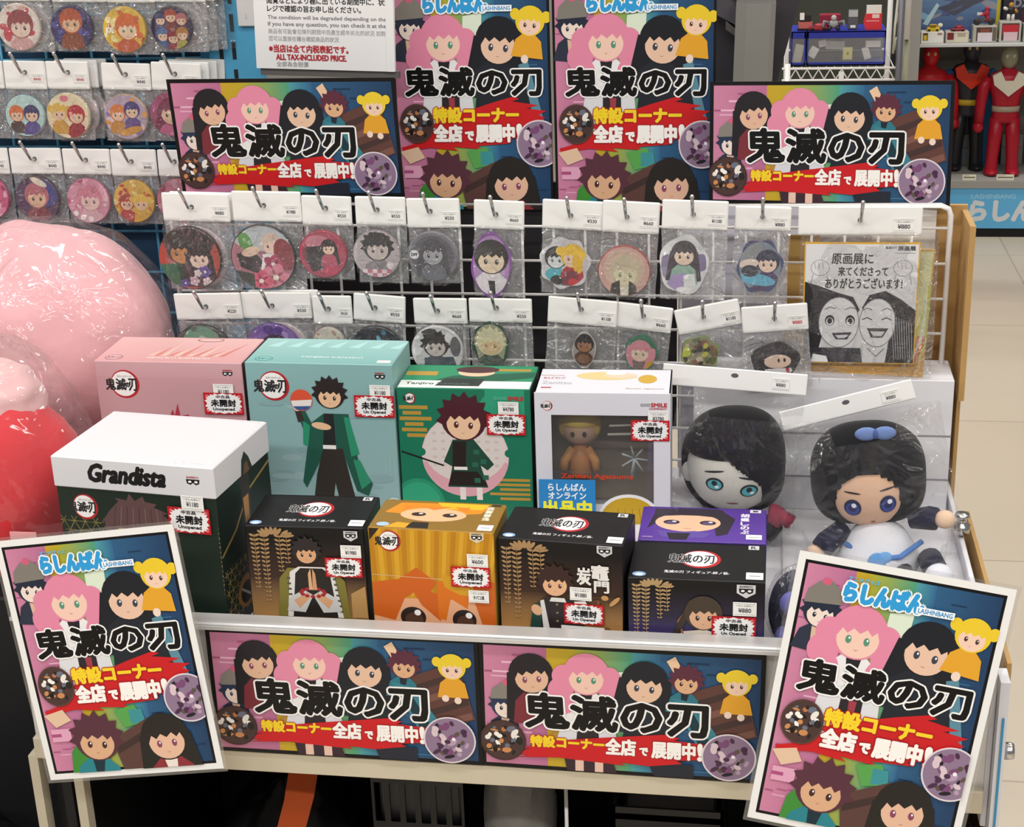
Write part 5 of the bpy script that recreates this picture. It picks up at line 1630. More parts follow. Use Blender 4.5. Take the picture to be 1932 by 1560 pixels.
def hair_a(dv):
    # open over the face: lower front, more on the left than on the right
    edge = .34 - .85 * max(0, dv.x + .10)
    k = squarish(dv, 2.7, 1.0 if dv.x > 0 else .4)
    if dv.y < -.15 and dv.z < edge and dv.x < .62 and dv.z > -.99:
        t = min(1, (edge - dv.z) * 6) * min(1, (.62 - dv.x) * 6)
        return k - .32 * max(0, t)
    return k
def body_a(r, fr):
    b = MB()
    b.lathe([(0, -.052), (.016, -.052), (.026, -.064), (.038, -.085), (.040, -.096), (0, -.096)], '#1f1f24', 28)
    b.tube([(-.026, -.004, -.068), (-.046, -.016, -.080), (-.056, -.022, -.084)], .012, '#232328', 12)
    b.tube([(.026, -.004, -.068), (.050, -.016, -.084)], .012, '#232328', 12)
    b.build('body', M_CLOTH, r)
    c = MB()
    c.prism([(-.016, -.056), (0, -.066), (.016, -.056), (.010, -.082), (-.010, -.082)], -.034, -.030, '#b9bfc6')
    c.build('collar', M_CLOTH, r)
    t = MB()
    for k in range(7):
        a = .2 * k
        t.tube([(.048 + .003 * k, -.012 - .002 * k, -.046 - .002 * k), (.042 + .004 * k, -.022, -.066 - .003 * (k % 3))], .007, '#8e3548', 8, taper=[1.0, .45])
    t.build('hair_tip', M_CLOTH, r)
    h = MB()
    h.ball((-.062, -.018, -.082), (.014, .010, .009), '#dfe0de', 14, 10)
    h.build('hand', M_CLOTH, r)
plush_a, card_a = plush_doll('bagged plush doll with side-swept black hair and a pale grey face', (-.028, 1.775, .888), -.04,
    '#d0cdc4', '#0f0f12', hair_a, (.055, .046, .056), (.062, .056, .067), eyes_a, body_a, (.004, .106, .172, .026, .065, .045), '¥880')
fs = MB()
fp = film_pouch(.150, .185, 0, .086, 5, (0, -.085), (.072, .080), .003, 22, 24)
fp.build('clear_bag', M_FILM_DOLL, plush_a, (.010, .02, .084), (0, .065 + .04, 0))

# doll with long black hair and a white dress
def eyes_b(mb, fr):
    for u, v in ((-.36, -.34), (.34, -.28)):
        patch(mb, (0, 0, 0), fr, u, v, .17, .20, '#1f2552', 1.010)
        patch(mb, (0, 0, 0), fr, u, v - .03, .13, .15, '#3f4c9c', 1.016)
        patch(mb, (0, 0, 0), fr, u, v + .0, .08, .09, '#232a62', 1.022)
        patch(mb, (0, 0, 0), fr, u + .03, v + .07, .05, .055, '#eef0fa', 1.027, 10)
        patch(mb, (0, 0, 0), fr, u, v + .34, .17, .02, '#2a2022', 1.010, 12, .18 if u > 0 else -.1)
    patch(mb, (0, 0, 0), fr, .04, -.72, .05, .02, '#b5503f', 1.010, 10)
def hair_b(dv):
    q = ((dv.x + .05) / .56) ** 2 + ((dv.z + .30) / .60) ** 2
    k = squarish(dv, 3.2 if dv.z < 0 else 2.5)
    if dv.y < -.1 and q < 1:
        return 1.0 - .34 * min(1, (1 - q) * 5)
    return k
def body_b(r, fr):
    b = MB()
    b.lathe([(0, -.046), (.015, -.048), (.030, -.060), (.044, -.082), (.048, -.098), (.030, -.103), (0, -.103)], '#dcdde4', 30)
    b.build('dress', M_CLOTH, r, (.012, -.018, .0), (0, .05, 0))
    s = MB()
    s.tube([(-.030, -.03, -.070), (.0, -.057, -.079), (.030, -.058, -.076), (.056, -.036, -.068)], .0032, '#4a7ac0', 8)
    s.ball((.004, -.060, -.082), (.011, .004, .013), '#5f9ad6', 14, 10); s.ball((.013, -.060, -.075), (.008, .003, .007), '#6aa6de', 12, 8)
    s.build('ribbon', M_CLOTH, r)
    a = MB()
    a.tube([(-.030, -.010, -.058), (-.052, -.026, -.070), (-.058, -.030, -.076)], .014, '#1f2038', 12, taper=[.8, 1, .95])
    a.tube([(.046, -.012, -.050), (.066, -.020, -.046), (.074, -.024, -.046)], .014, '#1f2038', 12, taper=[.8, 1, .95])
    a.build('sleeve', M_CLOTH, r)
    h = MB()
    h.ball((-.066, -.034, -.080), (.012, .010, .011), '#e6c4a8', 14, 10); h.ball((.083, -.026, -.046), (.012, .010, .011), '#e6c4a8', 14, 10)
    h.build('hand', M_CLOTH, r)
    for (x, z) in ((.028, -.098), (.064, -.090)):
        l = MB()
        l.tube([(x, -.035, z), (x + .006, -.070, z - .004)], .014, '#1e1f34', 12)
        l.ball((x + .007, -.076, z - .002), (.016, .012, .014), '#d9dae2', 14, 10)
        l.build('leg', M_CLOTH, r)
    c = MB()
    for sx in (-1, 1):
        c.ball((.012 + sx * .010, -.040, .073), (.013, .004, .008), '#6f86b8', 14, 8)
    c.ball((.012, -.042, .073), (.003, .004, .006), '#4a5f96', 8, 6)
    c.build('hair_bow', M_CLOTH, r, (-.004, -.004, -.002))
plush_b, card_b = plush_doll('bagged plush doll with a white dress and a blue ribbon', (.128, 1.745, .890), -.08,
    '#dfb698', '#101015', hair_b, (.056, .048, .058), (.066, .056, .061), eyes_b, body_b, (-.022, .082, .158, .024, -.29, .055), '¥880')
fp = film_pouch(.180, .190, 0, .092, 9, (.0, -.09), (.080, .082), .003, 22, 24)
fp.build('clear_bag', M_FILM_DOLL, plush_b, (-.005, .018, .073), (0, -.12, 0))

# dark plush with lilac spots half behind the tilted poster
pp = root('plush_toy', 'dark navy plush with lilac spots in a bag behind the tilted right poster', 'plush toy', (.045, 1.515, .792))
b = MB(); b.ball((0, 0, .040), (.030, .030, .046), '#1d2036', 24, 18); b.build('body', M_CLOTH, pp)
b = MB()
for (x, z) in ((-.006, .060), (-.010, .022)):
    b.ball((x, -.024, z), (.013, .008, .014), '#6a6cb0', 16, 12)
b.build('spot', M_CLOTH, pp)
film_shell((0, 0, .042), (.034, .034, .050), 4, .05, 22, 16).build('clear_bag', M_FILM, pp)

# ---------------------------------------------------------------- the two big bagged plushes at the left
def lumpy(seed, amp, fr=2.2):
    o = Vector((seed, seed * .7, seed * 1.9))
    return lambda dv: 1 + amp * noise.noise(dv * fr + o) + amp * .3 * noise.noise(dv * fr * 3 + o)
pk = root('big_plush', 'large pale pink plush in a crinkled clear bag before the blue mesh wall', 'plush toy', (-.935, 1.895, .79))
pk.scale = (.95, .95, .93)
b = MB(); b.ball((.004, 0, .212), (.176, .135, .172), '#f0b4ba', 72, 52, lumpy(1.0, .06, 2.2))
b.build('body', M_FLUFF, pk)
b = MB()
b.ball((.045, -.105, .185), (.040, .030, .070), '#f1b0b7', 36, 26, lumpy(4, .12)); b.ball((-.06, -.115, .26), (.05, .03, .05), '#eca5ad', 36, 26, lumpy(5, .14))
b.build('arm', M_FLUFF, pk)
b = MB(); b.ball((-.02, -.05, .055), (.10, .10, .055), '#eda4ae', 36, 24, lumpy(2, .05))
b.ball((.07, -.06, .05), (.06, .07, .045), '#f0aab3', 28, 18, lumpy(7, .05))
b.build('leg', M_FLUFF, pk)
def pkf(dv):
    return 1.0 + (.10 * max(0, -dv.z) ** 2)
film_shell((.01, 0, .205), (.188, .15, .188), 3, .035, 54, 40, pkf).build('clear_bag', M_FILM_BIG, pk)

rd = root('big_plush', 'bagged red plush with a pale top in front of the big pink one', 'plush toy', (-.873, 1.64, .79))
b = MB(); b.ball((0, -.005, .10), (.084, .08, .115), '#d42a34', 44, 32, lumpy(8, .07)); b.build('body', M_FLUFF, rd)
b = MB(); b.ball((-.02, .01, .205), (.060, .058, .050), '#e9b9ba', 40, 28, lumpy(9, .08, 3.0)); b.build('head', M_FLUFF, rd)
tg = MB().box((.030, -.094, .045), (.062, -.092, .085), '#e3a0a4'); A = Art(); A.ell(16, -20, 9, 9, '#c83a44'); A.ell(16, -20, 6, 6, '#e06a70'); A.onto(tg, front(.030, -.094, .085), .001)
tg.build('tag', M_PAPER, rd)
def rdf(dv):
    return 1.0 - .18 * max(0, dv.z) * abs(dv.x)
film_shell((0, 0, .146), (.098, .095, .144), 6, .04, 46, 36, rdf).build('clear_bag', M_FILM_BIG, rd)
st = MB().box((-1.32, 1.555, .0), (-.812, 2.05, .785), '#1b1b1e', bev=.003)
tag(st.build('low_stand', M_MATTE), 'low stand under the two big bagged plushes', 'stand')

# ---------------------------------------------------------------- under the rack
def black_bag(name, label, loc, r, seed, zrot=0):
    o_ = Vector((seed, seed * 2, seed * 3))
    b = MB()
    b.ball((0, 0, r[2] * .96), r, '#121216', 48, 36, lambda dv: 1 + .10 * noise.noise(dv * 2.4 + o_) + .05 * noise.noise(dv * 7 + o_) + .03 * abs(noise.noise(dv * 16 + o_)))
    return tag(b.build(name, M_BLACKBAG, None, loc, (0, 0, zrot)), label, 'plastic bag')
black_bag('plastic_bag', 'shiny crumpled black plastic bag at the bottom left corner', (-.945, 1.42, .26), (.125, .12, .165), 2)
black_bag('plastic_bag', 'black plastic bag on the shelf below the front rail', (-.585, 1.66, .181), (.10, .13, .155), 5)
crate_y = 1.62
def crate(label, x0, x1, z0, z1, slots):
    r = root('crate', label, 'crate', ((x0 + x1) / 2, 1.76, z0), (0, 0, 0), 'black slotted crates under the rack')
    w = (x1 - x0) / 2
    hh = z1 - z0
    mb = MB()
    t = .004
    mb.box((-w, -.12, 0), (w, -.12 + t, hh * .30)); mb.box((-w, -.12, hh * .92), (w, -.12 + t, hh))
    n = slots
    sw = 2 * w / (n * 1.62 + .62)
    for row_ in range(2):
        za, zb = hh * (.30 + row_ * .33), hh * (.30 + row_ * .33 + .24)
        mb.box((-w, -.12, zb), (w, -.12 + t, hh * (.30 + (row_ + 1) * .33)))
        xx = -w
        for k in range(n + 1):
            mb.box((xx, -.12, za), (xx + sw * .62, -.12 + t, zb))
            xx += sw * 1.62
    mb.box((-w, -.12, 0), (-w + t, .12, hh)); mb.box((w - t, -.12, 0), (w, .12, hh)); mb.box((-w, .116, 0), (w, .12, hh)); mb.box((-w, -.12, 0), (w, .12, t))
    mb.build('body', M_CRATE, r)
    ins = MB().box((-w + .01, -.105, .006), (w - .01, .10, hh * .86), '#6c6c70', bev=.004)
    ins.build('liner', M_MATTE, r)
crate('black slotted crate below the joint of the two front rail posters', -.47, -.345, .30, .535, 6)
crate('black slotted crate below the right end of the front rail', -.165, -.03, .27, .49, 8)
sb = MB().box((-.49, 1.55, .181), (-.03, 1.88, .262), '#1a1a1c', bev=.003)
tag(sb.build('storage_box', M_MATTE), 'low dark box under the two black crates', 'box')
pth = [(-.508, 1.545, .632), (-.518, 1.515, .560), (-.540, 1.495, .480), (-.562, 1.485, .40), (-.575, 1.484, .33)]
stp = MB()
for q in range(len(pth) - 1):
    a, c = Vector(pth[q]), Vector(pth[q + 1])
    dx = Vector((.0165, .004, 0)); dy = Vector((0, .0025, 0))
    stp.add([a - dx, a + dx, c + dx, c - dx, a - dx + dy, a + dx + dy, c + dx + dy, c - dx + dy],
            [(0, 3, 2, 1), (4, 5, 6, 7), (0, 1, 5, 4), (2, 3, 7, 6), (1, 2, 6, 5), (0, 4, 7, 3)], '#a8481f')
tag(stp.build('strap', M_CLOTH), 'rust orange cloth strap hanging below the front rail', 'strap')
gb = MB()
gb.ball((0, 0, .19), (.045, .05, .19), '#8c8a88', 32, 26, lambda dv: 1 + .10 * noise.noise(dv * 2.6 + Vector((3, 1, 2))) + .04 * noise.noise(dv * 8))
o = gb.build('plastic_bag', plain('grey_bag', '#6f6d6c', .35, bump=.7, bscale=40, vary=.2), None, (-.275, 1.62, .262))
tag(o, 'greyish plastic bag standing between the two black crates', 'plastic bag')
rod = MB().tube([(-.205, 1.52, .0), (-.205, 1.52, .635)], .0022, '#c9c9c6')
tag(rod.build('thin_rod', M_WIRE), 'thin pale upright rod behind the front rail', 'rod')

# ---------------------------------------------------------------- notice sign, monitor and strip behind the posters
ns = root('notice_sign', 'white notice sign with black and red lines of writing beside the blue upright', 'sign', (-.648, 2.0, 1.330), (0, .036, 0))
b = MB().box((0, -.002, 0), (.182, .004, .25), '#e9e8e8')
A = Art([(0, -250), (172, -250), (172, 0), (0, 0)])
U = 250 - 95
A.rect(0, -U + 4, 172, -U - 1.2, '#c4283c')
A.text('閲覧などにより棚に出ている期間中に、状態', 18, -168.5, 178, -160.5, '#2f2d30', .25)
A.text('レジで確認の旨お申し出ください。', 18, -178.5, 140, -170.5, '#2f2d30', .25)
A.text('The condition will be degraded depending on the', 18, -189, 172, -183, '#77767a', .15)
A.text('If you have any question, you can check it at the', 18, -197.5, 172, -191, '#77767a', .15)
A.text('商品有可能會在陳列期間中而產生經年劣化的狀況 如對', 18, -206, 171, -199.5, '#a09fa3', .05)
A.text('您可以直接在櫃台確認商品的狀況', 18, -215, 110, -208.5, '#a09fa3', .05)
A.text('※当店は全て内税表記です。', 18, -229, 122, -219.5, '#b3303a', .4)
A.text('ALL TAX-INCLUDED PRICE.', 27, -238.5, 119, -231.5, '#b3303a', .45)
A.text('全部為含税價', 27, -247, 69, -240.5, '#9a989c', .05)
A.onto(b, front(0, -.002, .25), .001)
b.build('sign_face', M_PAPER, ns)
b = MB().box((.004, .001, -.009), (.186, .012, -.0005), '#5f5c5a'); b.build('base', M_MATTE, ns)
b = MB().box((.1715, -.003, 0), (.182, -.0022, .25), '#e9e8e8'); b.build('edge_strip', M_PAPER, ns)
pk_ = MB().box((-.658, 2.072, .82), (-.112, 2.08, 1.165), '#1d1b1d')
pk_.box((-.658, 2.072, 1.165), (-.480, 2.08, 1.30), '#2a2728')
tag(pk_.build('dark_backing', M_MATTE), 'dark backing panel behind the wire grid and the wide upper poster', 'panel')

ub = MB().box((-.076, 2.095, 1.05), (-.066, 2.12, 1.75), '#e6e5e3', bev=.001)
tag(ub.build('upright_strip', M_MATTE), 'white upright strip beside the second tall poster', 'strip')

mo = root('monitor', 'dark monitor seen from behind with a silver column beside the tall poster', 'monitor', (-.01, 2.75, 1.0))
b = MB()
b.prism([(-.115, -.06), (-.030, -.06), (.138, .60), (-.115, .60)], .10, .13, '#37343a')
b.build('screen_back', M_MATTE, mo)
col_ = MB()
pr = [(-.032, -.02), (-.014, -.034), (.026, -.040), (.034, -.030), (.034, .03), (-.032, .03)]
vs = [(x, y, -.06) for x, y in pr] + [(x + .010, y, .318) for x, y in pr]
col_.add(vs, [(5, 4, 3, 2, 1, 0), (6, 7, 8, 9, 10, 11)] + [(k, (k + 1) % 6, (k + 1) % 6 + 6, k + 6) for k in range(6)], '#9c9a94')
col_.build('column', plain('silver_paint', '#9a9892', .38, .35), mo, (-.020, .03, 0))
b = MB()
b.prism([(-.085, .30), (-.03, .27), (-.03, .29), (-.085, .36)], .05, .09, '#4b484e'); b.prism([(-.06, .27), (-.03, .25), (-.03, .26), (-.06, .285)], .05, .08, '#56534f')
b.build('bracket', M_MATTE, mo)
b = MB().box((-.03, .0, -1.0), (.05, .12, -.06), '#3a383c', bev=.004); b.build('stand', M_MATTE, mo)

# ---------------------------------------------------------------- the shop behind: shelf with drawers
sh = root('wire_shelf', 'white wire rack shelf holding the blue-rimmed drawer box behind the posters', 'wire shelf', (.24, 5.2, 0))
b = MB()
for z in (.845, .808):
    b.tube([(-.19, 0, z), (.166, 0, z)], .0042, n=6)
n = 9
for k in range(n):
    x0 = -.165 + k * .036
    b.tube([(x0, 0, .811), (x0 + .018, 0, .842), (x0 + .036, 0, .811)], .0026, n=5)
for k in range(14):
    b.tube([(-.18 + k * .026, 0, .845), (-.18 + k * .026, .42, .845)], .0022, n=5)
b.tube([(-.18, .42, .845), (.166, .42, .845)], .0042, n=6)
b.build('shelf_frame', M_WIRE, sh)
for (x, y) in ((-.172, 0), (-.172, .42), (.168, .42)):
    b = MB().tube([(x, y, 0), (x, y, .86 if y == 0 else 1.5)], .009, '#ddd', 10); b.build('post', M_WIRE, sh)
b = MB().tube([(.172, 0, 0), (.172, 0, 1.5)], .010, '#77757c', 10); b.build('post', plain('grey_post', '#75737a', .4, .5), sh)
b = MB().box((-.012, -.004, .79), (.004, .0, .835), '#dcdcda'); b.build('label_clip', M_PAPER, sh)

dr = root('drawer_box', 'clear plastic drawer box with dark blue rims on the wire shelf', 'drawer box', (.235, 5.22, .851))
dr.scale = (1, .55, .82)
M_TUB = film_mat('cloudy_drawer_plastic', haze=.08, gloss=.10, scale=10, strength=.1, rough=.2)
for (x0, x1) in ((-.158, -.113), (-.108, .136)):
    b = MB()
    for (lo, hi) in (((x0, 0, .0), (x1, .004, .012)), ((x0, 0, .104), (x1, .006, .130)), ((x0, 0, 0), (x0 + .004, .30, .130)), ((x1 - .004, 0, 0), (x1, .006, .130)), ((x0, .296, 0), (x1, .30, .130)), ((x0, 0, 0), (x1, .30, .004))):
        b.box(lo, hi, '#2c3590')
    b.box((x0, .0, .126), (x1, .30, .131), '#2f3aa0')
    b.build('frame', M_PLASTIC, dr)
    b = MB().box((x0 + .004, .001, .012), (x1 - .004, .003, .104)); b.build('drawer_front', M_TUB, dr)
    b = MB().box((x0 + .004, -.0006, .055), (x1 - .004, .0005, .058)); b.build('ledge', M_TUB, dr)
b = MB().box((-.156, .26, .006), (.134, .29, .12), '#777a88'); b.build('back', M_MATTE, dr)
rnd = random.Random(3)
for (x, z, w_, h_, c, rt, what) in ((-.088, .045, .026, .034, '#d9d8d6', .5, 'white folded packet at the left in the drawer'), (.020, .038, .030, .040, '#cfc98a', 0, 'packet with a round yellow print in the drawer'),
        (.098, .074, .046, .020, '#e4e3e2', 0, 'white paper label packet at the top of the drawer'), (.078, .038, .022, .038, '#d4d4d2', -.3, 'white packet leaning at the right in the drawer'),
        (-.02, .070, .060, .026, '#a6a4a6', .05, 'grey packet across the middle of the drawer'), (-.060, .078, .024, .020, '#bdb8b6', -.2, 'small pale packet high in the drawer'), (-.135, .04, .028, .06, '#b9b5a8', .2, 'pale packet in the narrow drawer')):
    b = MB().box((-w_ / 2, -.004, -h_ / 2), (w_ / 2, .004, h_ / 2), c, bev=.001)
    if 'yellow' in what:
        A = Art(); A.ell(0, 0, .011, .014, '#d8cf6a'); A.ell(0, 0, .004, .005, '#8a7a3a'); A.onto(b, front(0, -.004, 0))
    o = b.build('packet', M_PAPER, None, (.235 + x, 5.235 + rnd.random() * .012, .851 + .82 * (.004 + max(z, h_ / 2 + .004))), (0, rt, 0))
    tag(o, what, 'packet', 'packets in the drawer box')

def small_thing(name, label, cat, build, loc, mat=M_PLASTIC, rot=(0, 0, 0)):
    b = MB(); build(b)
    return tag(b.build(name, mat, None, loc, rot), label, cat)
ZT = .959
def g1(b):
    b.box((-.022, -.012, 0), (.022, .012, .028), '#b5605a', bev=.003); b.box((-.02, -.0125, .028), (.018, .01, .046), '#2a2628'); b.box((-.018, -.0128, .033), (-.004, -.012, .055), '#dcd8d4')
    b.box((-.024, -.014, -.0), (.024, .014, .006), '#1c1a1c')
small_thing('toy_pack', 'pinkish toy pack at the end of the drawer box top beside the monitor', 'toy pack', g1, (.120, 5.25, ZT))
def g2(b):
    b.box((-.03, -.014, 0), (.03, .014, .012), '#8c2a30', bev=.003); b.ball((.004, 0, .014), (.018, .012, .008), '#a03038', 16, 10); b.ball((-.018, -.014, .005), (.006, .003, .006), '#1a1a1c', 10, 8); b.ball((.02, -.014, .005), (.006, .003, .006), '#1a1a1c', 10, 8)
small_thing('toy_car', 'small dark red toy car on the drawer box', 'toy car', g2, (.160, 5.24, ZT))
def g3(b):
    b.ball((0, 0, .018), (.016, .012, .014), '#8e8b8a', 16, 10); b.ball((0, -.004, .038), (.009, .008, .009), '#a9a6a4', 12, 8)
    for sx in (-1, 1):
        b.tube([(sx * .012, 0, .022), (sx * .030, -.008, .028), (sx * .034, -.012, .010)], .005, '#77757a'); b.tube([(sx * .008, -.004, .012), (sx * .016, -.012, 0.002)], .006, '#2a2a2c')
small_thing('toy_robot', 'grey crouching toy robot on the drawer box', 'toy robot', g3, (.208, 5.24, ZT))
def g4(b):
    b.box((-.016, -.008, 0), (.016, .008, .062), '#55545a', bev=.002); b.box((-.014, -.0085, .040), (.014, -.007, .060), '#a9a8aa'); b.box((-.008, -.0086, .006), (.008, -.007, .014), '#e3e2e0')
small_thing('toy_pack', 'slim grey toy pack standing on the drawer box', 'toy pack', g4, (.268, 5.25, ZT))
def g5(b):
    b.prism([(-.024, 0), (.026, 0), (.026, .050), (-.024, .050), (-.030, .025)], -.008, .008, '#c8323a'); b.box((-.022, -.0075, .050), (.024, .0075, .075), '#d8d2cc'); b.box((-.004, -.0090, .036), (.018, -.0078, .048), '#dcb8b4'); b.box((-.022, -.009, .026), (.018, -.0078, .029), '#e09a98')
small_thing('toy_pack', 'bright red toy pack with a pale header on the drawer box', 'toy pack', g5, (.330, 5.24, ZT))
def g6(b):
    b.box((-.034, -.012, 0), (.034, .012, .040), '#8c2c3a', bev=.004)
small_thing('toy_pack', 'crimson toy pack at the back of the drawer box', 'toy pack', g6, (.200, 5.34, ZT))
dk = MB().box((-.6, 5.75, .3), (.46, 5.78, 1.6), '#3d4038')
tag(dk.build('dark_partition', M_MATTE), 'dark olive partition behind the wire shelf', 'partition')

def pole(name, label, x, y, r_, c, z0=0.0, z1=1.6, mat=M_MATTE):
    b = MB().tube([(x, y, z0), (x, y, z1)], r_, c, 12)
    return tag(b.build(name, mat), label, 'pole')
pole('steel_pole', 'thin grey pole between the wire shelf and the toy cabinet', .443, 5.55, .008, '#6b6970')
wp = MB()
wp.tube([(.468, 5.62, 0), (.468, 5.62, .88)], .013, '#8d8b78', 12); wp.tube([(.466, 5.60, .88), (.466, 5.60, 1.6)], .010, '#e8e7e2', 12)
tag(wp.build('white_tube', M_MATTE), 'white tube above an olive pole next to the toy cabinet', 'pole')
def cable(label, pts):
    b = MB().tube(pts, .0038, '#cfcfbc', 7)
    return tag(b.build('cable', M_MATTE), label, 'cable', 'cables beside the wire shelf')
cable('thick pale cable hanging straight beside the drawer box', [(.418, 5.4, 1.4), (.416, 5.4, 1.05), (.410, 5.4, .95), (.408, 5.4, .86)])
cable('pale cable bent aside above the drawer box end', [(.412, 5.42, .95), (.425, 5.42, 1.0), (.440, 5.42, 1.04)])
cable('pale cable looping low beside the drawer box', [(.412, 5.41, .87), (.414, 5.41, .905), (.424, 5.41, .92), (.434, 5.41, .905)])
ad = MB().box((.402, 5.395, .815), (.430, 5.43, .862), '#1c1c1e', bev=.003)
tag(ad.build('power_adapter', M_PLASTIC), 'black power adapter at the end of the cables', 'adapter')

# ---------------------------------------------------------------- toy cabinet
cx0, cx1, cy = .535, 1.55, 6.38
tc = root('toy_cabinet', 'grey glass-shelved toy cabinet with a blue sign on its base', 'cabinet', (1.04, cy + .2, 0))
def cpart(b, name, mat):
    off = Vector((1.04, cy + .2, 0)); b.v = [tuple(Vector(p) - off) for p in b.v]
    return b.build(name, mat, tc)
cpart(MB().box((cx0, cy - .02, 0), (cx0 + .045, cy + .40, 1.9), '#a5a29e'), 'side_frame', M_MATTE)
cpart(MB().box((cx0 + .045, cy + .36, .2), (cx1, cy + .40, 1.9), '#8f8b84'), 'back', M_MATTE)
cpart(MB().box((cx0 + .045, cy, .745), (cx1, cy + .36, .755), '#c9ccca'), 'shelf', M_MATTE)
cpart(MB().box((cx0 + .045, cy - .01, .198), (cx1, cy + .38, .226), '#9a9894'), 'shelf', M_MATTE)
cpart(MB().box((cx0 + .02, cy, 0), (cx1, cy + .36, .034), '#141416'), 'plinth', M_MATTE)
sgn = MB().box((cx0 + .045, cy - .005, .036), (cx1, cy + .02, .198), '#62b2e2')
A = Art([(0, -162), (1000, -162), (1000, 0), (0, 0)])
A.text('らしんばん', 232, -130, 640, -50, '#d6dade', 6)
A.text('LASHINBANG', 232, -42, 400, -24, '#8fc4e4', 1)
A.onto(sgn, front(cx0 + .045, cy - .005, .198), .001)
cpart(sgn, 'sign_panel', M_PAPER)

ZS = .7555
def boxed(label, x0, x1, h, base, arts, y=cy + .03):
    w = x1 - x0
    b = MB().box((0, 0, 0), (w, .06, h), base, bev=.0015)
    A = Art()
    for (a, c, d_, e, col) in arts:
        A.rect(a * w, c * h, d_ * w, e * h, col)
    A.onto(b, front(0, -.0001, 0))
    tag(b.build('toy_box', M_CARTON, None, (x0, y, ZS)), label, 'toy box', 'toy boxes on the cabinet shelf')
boxed('white toy box with a yellow picture on the cabinet shelf', .587, .672, .044, '#efe9dc', [(.08, .25, .3, .9, '#5a4a2a'), (.12, .3, .26, .7, '#e0c030'), (.36, .1, .94, .92, '#f4f2ec'), (.72, .7, .92, .9, '#b08a88')])
boxed('cream toy box with a dark red picture on the cabinet shelf', .680, .766, .043, '#cfc6b4', [(.06, .3, .34, .92, '#7a3036'), (.38, .1, .95, .8, '#dcd6c0'), (.5, .55, .85, .9, '#b8a898')])
boxed('grey framed toy box under the red toy rider', .780, .868, .064, '#b5b1a8', [(.14, .1, .8, .9, '#4f4038'), (.2, .08, .82, .6, '#e0d4dc'), (.82, .1, .98, .9, '#6a645c'), (.3, .62, .72, .82, '#8a4a40')])
boxed('tall toy box with a red round top picture on the cabinet shelf', .878, .958, .078, '#b8b4ac', [(.1, .1, .9, .92, '#4a3c34'), (.14, .4, .86, .85, '#c0303c'), (.2, .1, .84, .5, '#d9bcc4')])
boxed('grey toy box with a yellow figure picture at the cabinet shelf end', .966, 1.06, .068, '#a9a79f', [(.2, .15, .6, .8, '#2f3c50'), (.28, .2, .52, .5, '#d0b43c')])
def t1(b):
    b.box((-.024, -.012, 0), (.024, .012, .016), '#e0c022', bev=.004); b.box((-.014, -.01, .016), (.014, .01, .026), '#d8b41e', bev=.003); b.ball((.026, 0, .022), (.010, .006, .008), '#f4f1e4', 12, 8); b.box((-.01, -.0125, .018), (.01, -.009, .024), '#8a6a3a')
    for sx in (-.015, .015): b.ball((sx, -.012, .004), (.005, .003, .005), '#2a2622', 10, 8)
small_thing('toy_car', 'yellow toy vehicle standing on the white toy box', 'toy car', t1, (.632, cy + .05, ZS + .044))
def t2(b):
    b.box((-.026, -.012, 0), (.026, .012, .011), '#8a2030', bev=.003); b.ball((.004, 0, .013), (.017, .010, .010), '#9a2a38', 16, 10)
    for sx in (-.016, .017): b.ball((sx, -.012, .004), (.005, .003, .005), '#1c1a1c', 10, 8)
small_thing('toy_car', 'dark red toy car standing on the cream toy box', 'toy car', t2, (.725, cy + .05, ZS + .043))
def t3(b):
    b.ball((-.028, 0, .014), (.014, .006, .014), '#3a3836', 16, 10); b.ball((.024, 0, .014), (.014, .006, .014), '#3a3836', 16, 10); b.box((-.026, -.006, .012), (.022, .006, .024), '#55504c', bev=.003)
    b.ball((.006, 0, .042), (.011, .009, .016), '#a8283a', 14, 10); b.ball((.006, 0, .062), (.008, .007, .008), '#b83040', 14, 10); b.tube([(.0, -.006, .046), (-.018, -.008, .034)], .004, '#b03040'); b.box((-.030, -.004, .038), (-.010, .004, .048), '#d9d5d0'); b.tube([(.012, -.006, .034), (.004, -.010, .014)], .005, '#9a2434')
small_thing('toy_rider', 'red toy rider on a dark bike standing on the grey framed box', 'toy figure', t3, (.823, cy + .05, ZS + .064))
def t4(b):
    for sx in (-.008, .008): b.tube([(sx, 0, 0), (sx, 0, .026)], .007, '#d9d4cc')
    b.ball((0, 0, .038), (.016, .010, .016), '#2a2826', 14, 10); b.ball((0, 0, .060), (.010, .009, .010), '#b8843a', 14, 10); b.tube([(-.014, 0, .044), (-.028, -.006, .050)], .006, '#e4e1da'); b.tube([(.014, 0, .044), (.022, -.006, .032)], .006, '#b07a34')
small_thing('toy_robot', 'orange and black toy robot standing on the tall box', 'toy robot', t4, (.918, cy + .05, ZS + .078))
def t5(b):
    b.box((-.022, -.012, 0), (.022, .012, .014), '#d8d4d0', bev=.003); b.ball((-.004, 0, .018), (.020, .010, .009), '#a02838', 14, 10)
small_thing('toy_car', 'red and white toy car at the cabinet shelf end', 'toy car', t5, (1.01, cy + .05, ZS + .068))
pb = MB().box((0, 0, 0), (.30, .06, .34), '#6f93b4')
A = Art([(0, 0), (300, 0), (300, 340), (0, 340)])
A.grad(1, 1, 299, 339, '#4d5f92', '#8ab6d4', True)
rnd = random.Random(12)
for k in range(22):
    A.ell(rnd.uniform(0, 300), rnd.uniform(40, 200), rnd.uniform(10, 40), rnd.uniform(4, 14), rnd.choice(['#8fc0d8', '#5a6a9a', '#b9d4e0', '#46508a', '#9a9aa6']), rnd.uniform(-.6, .9), 14)
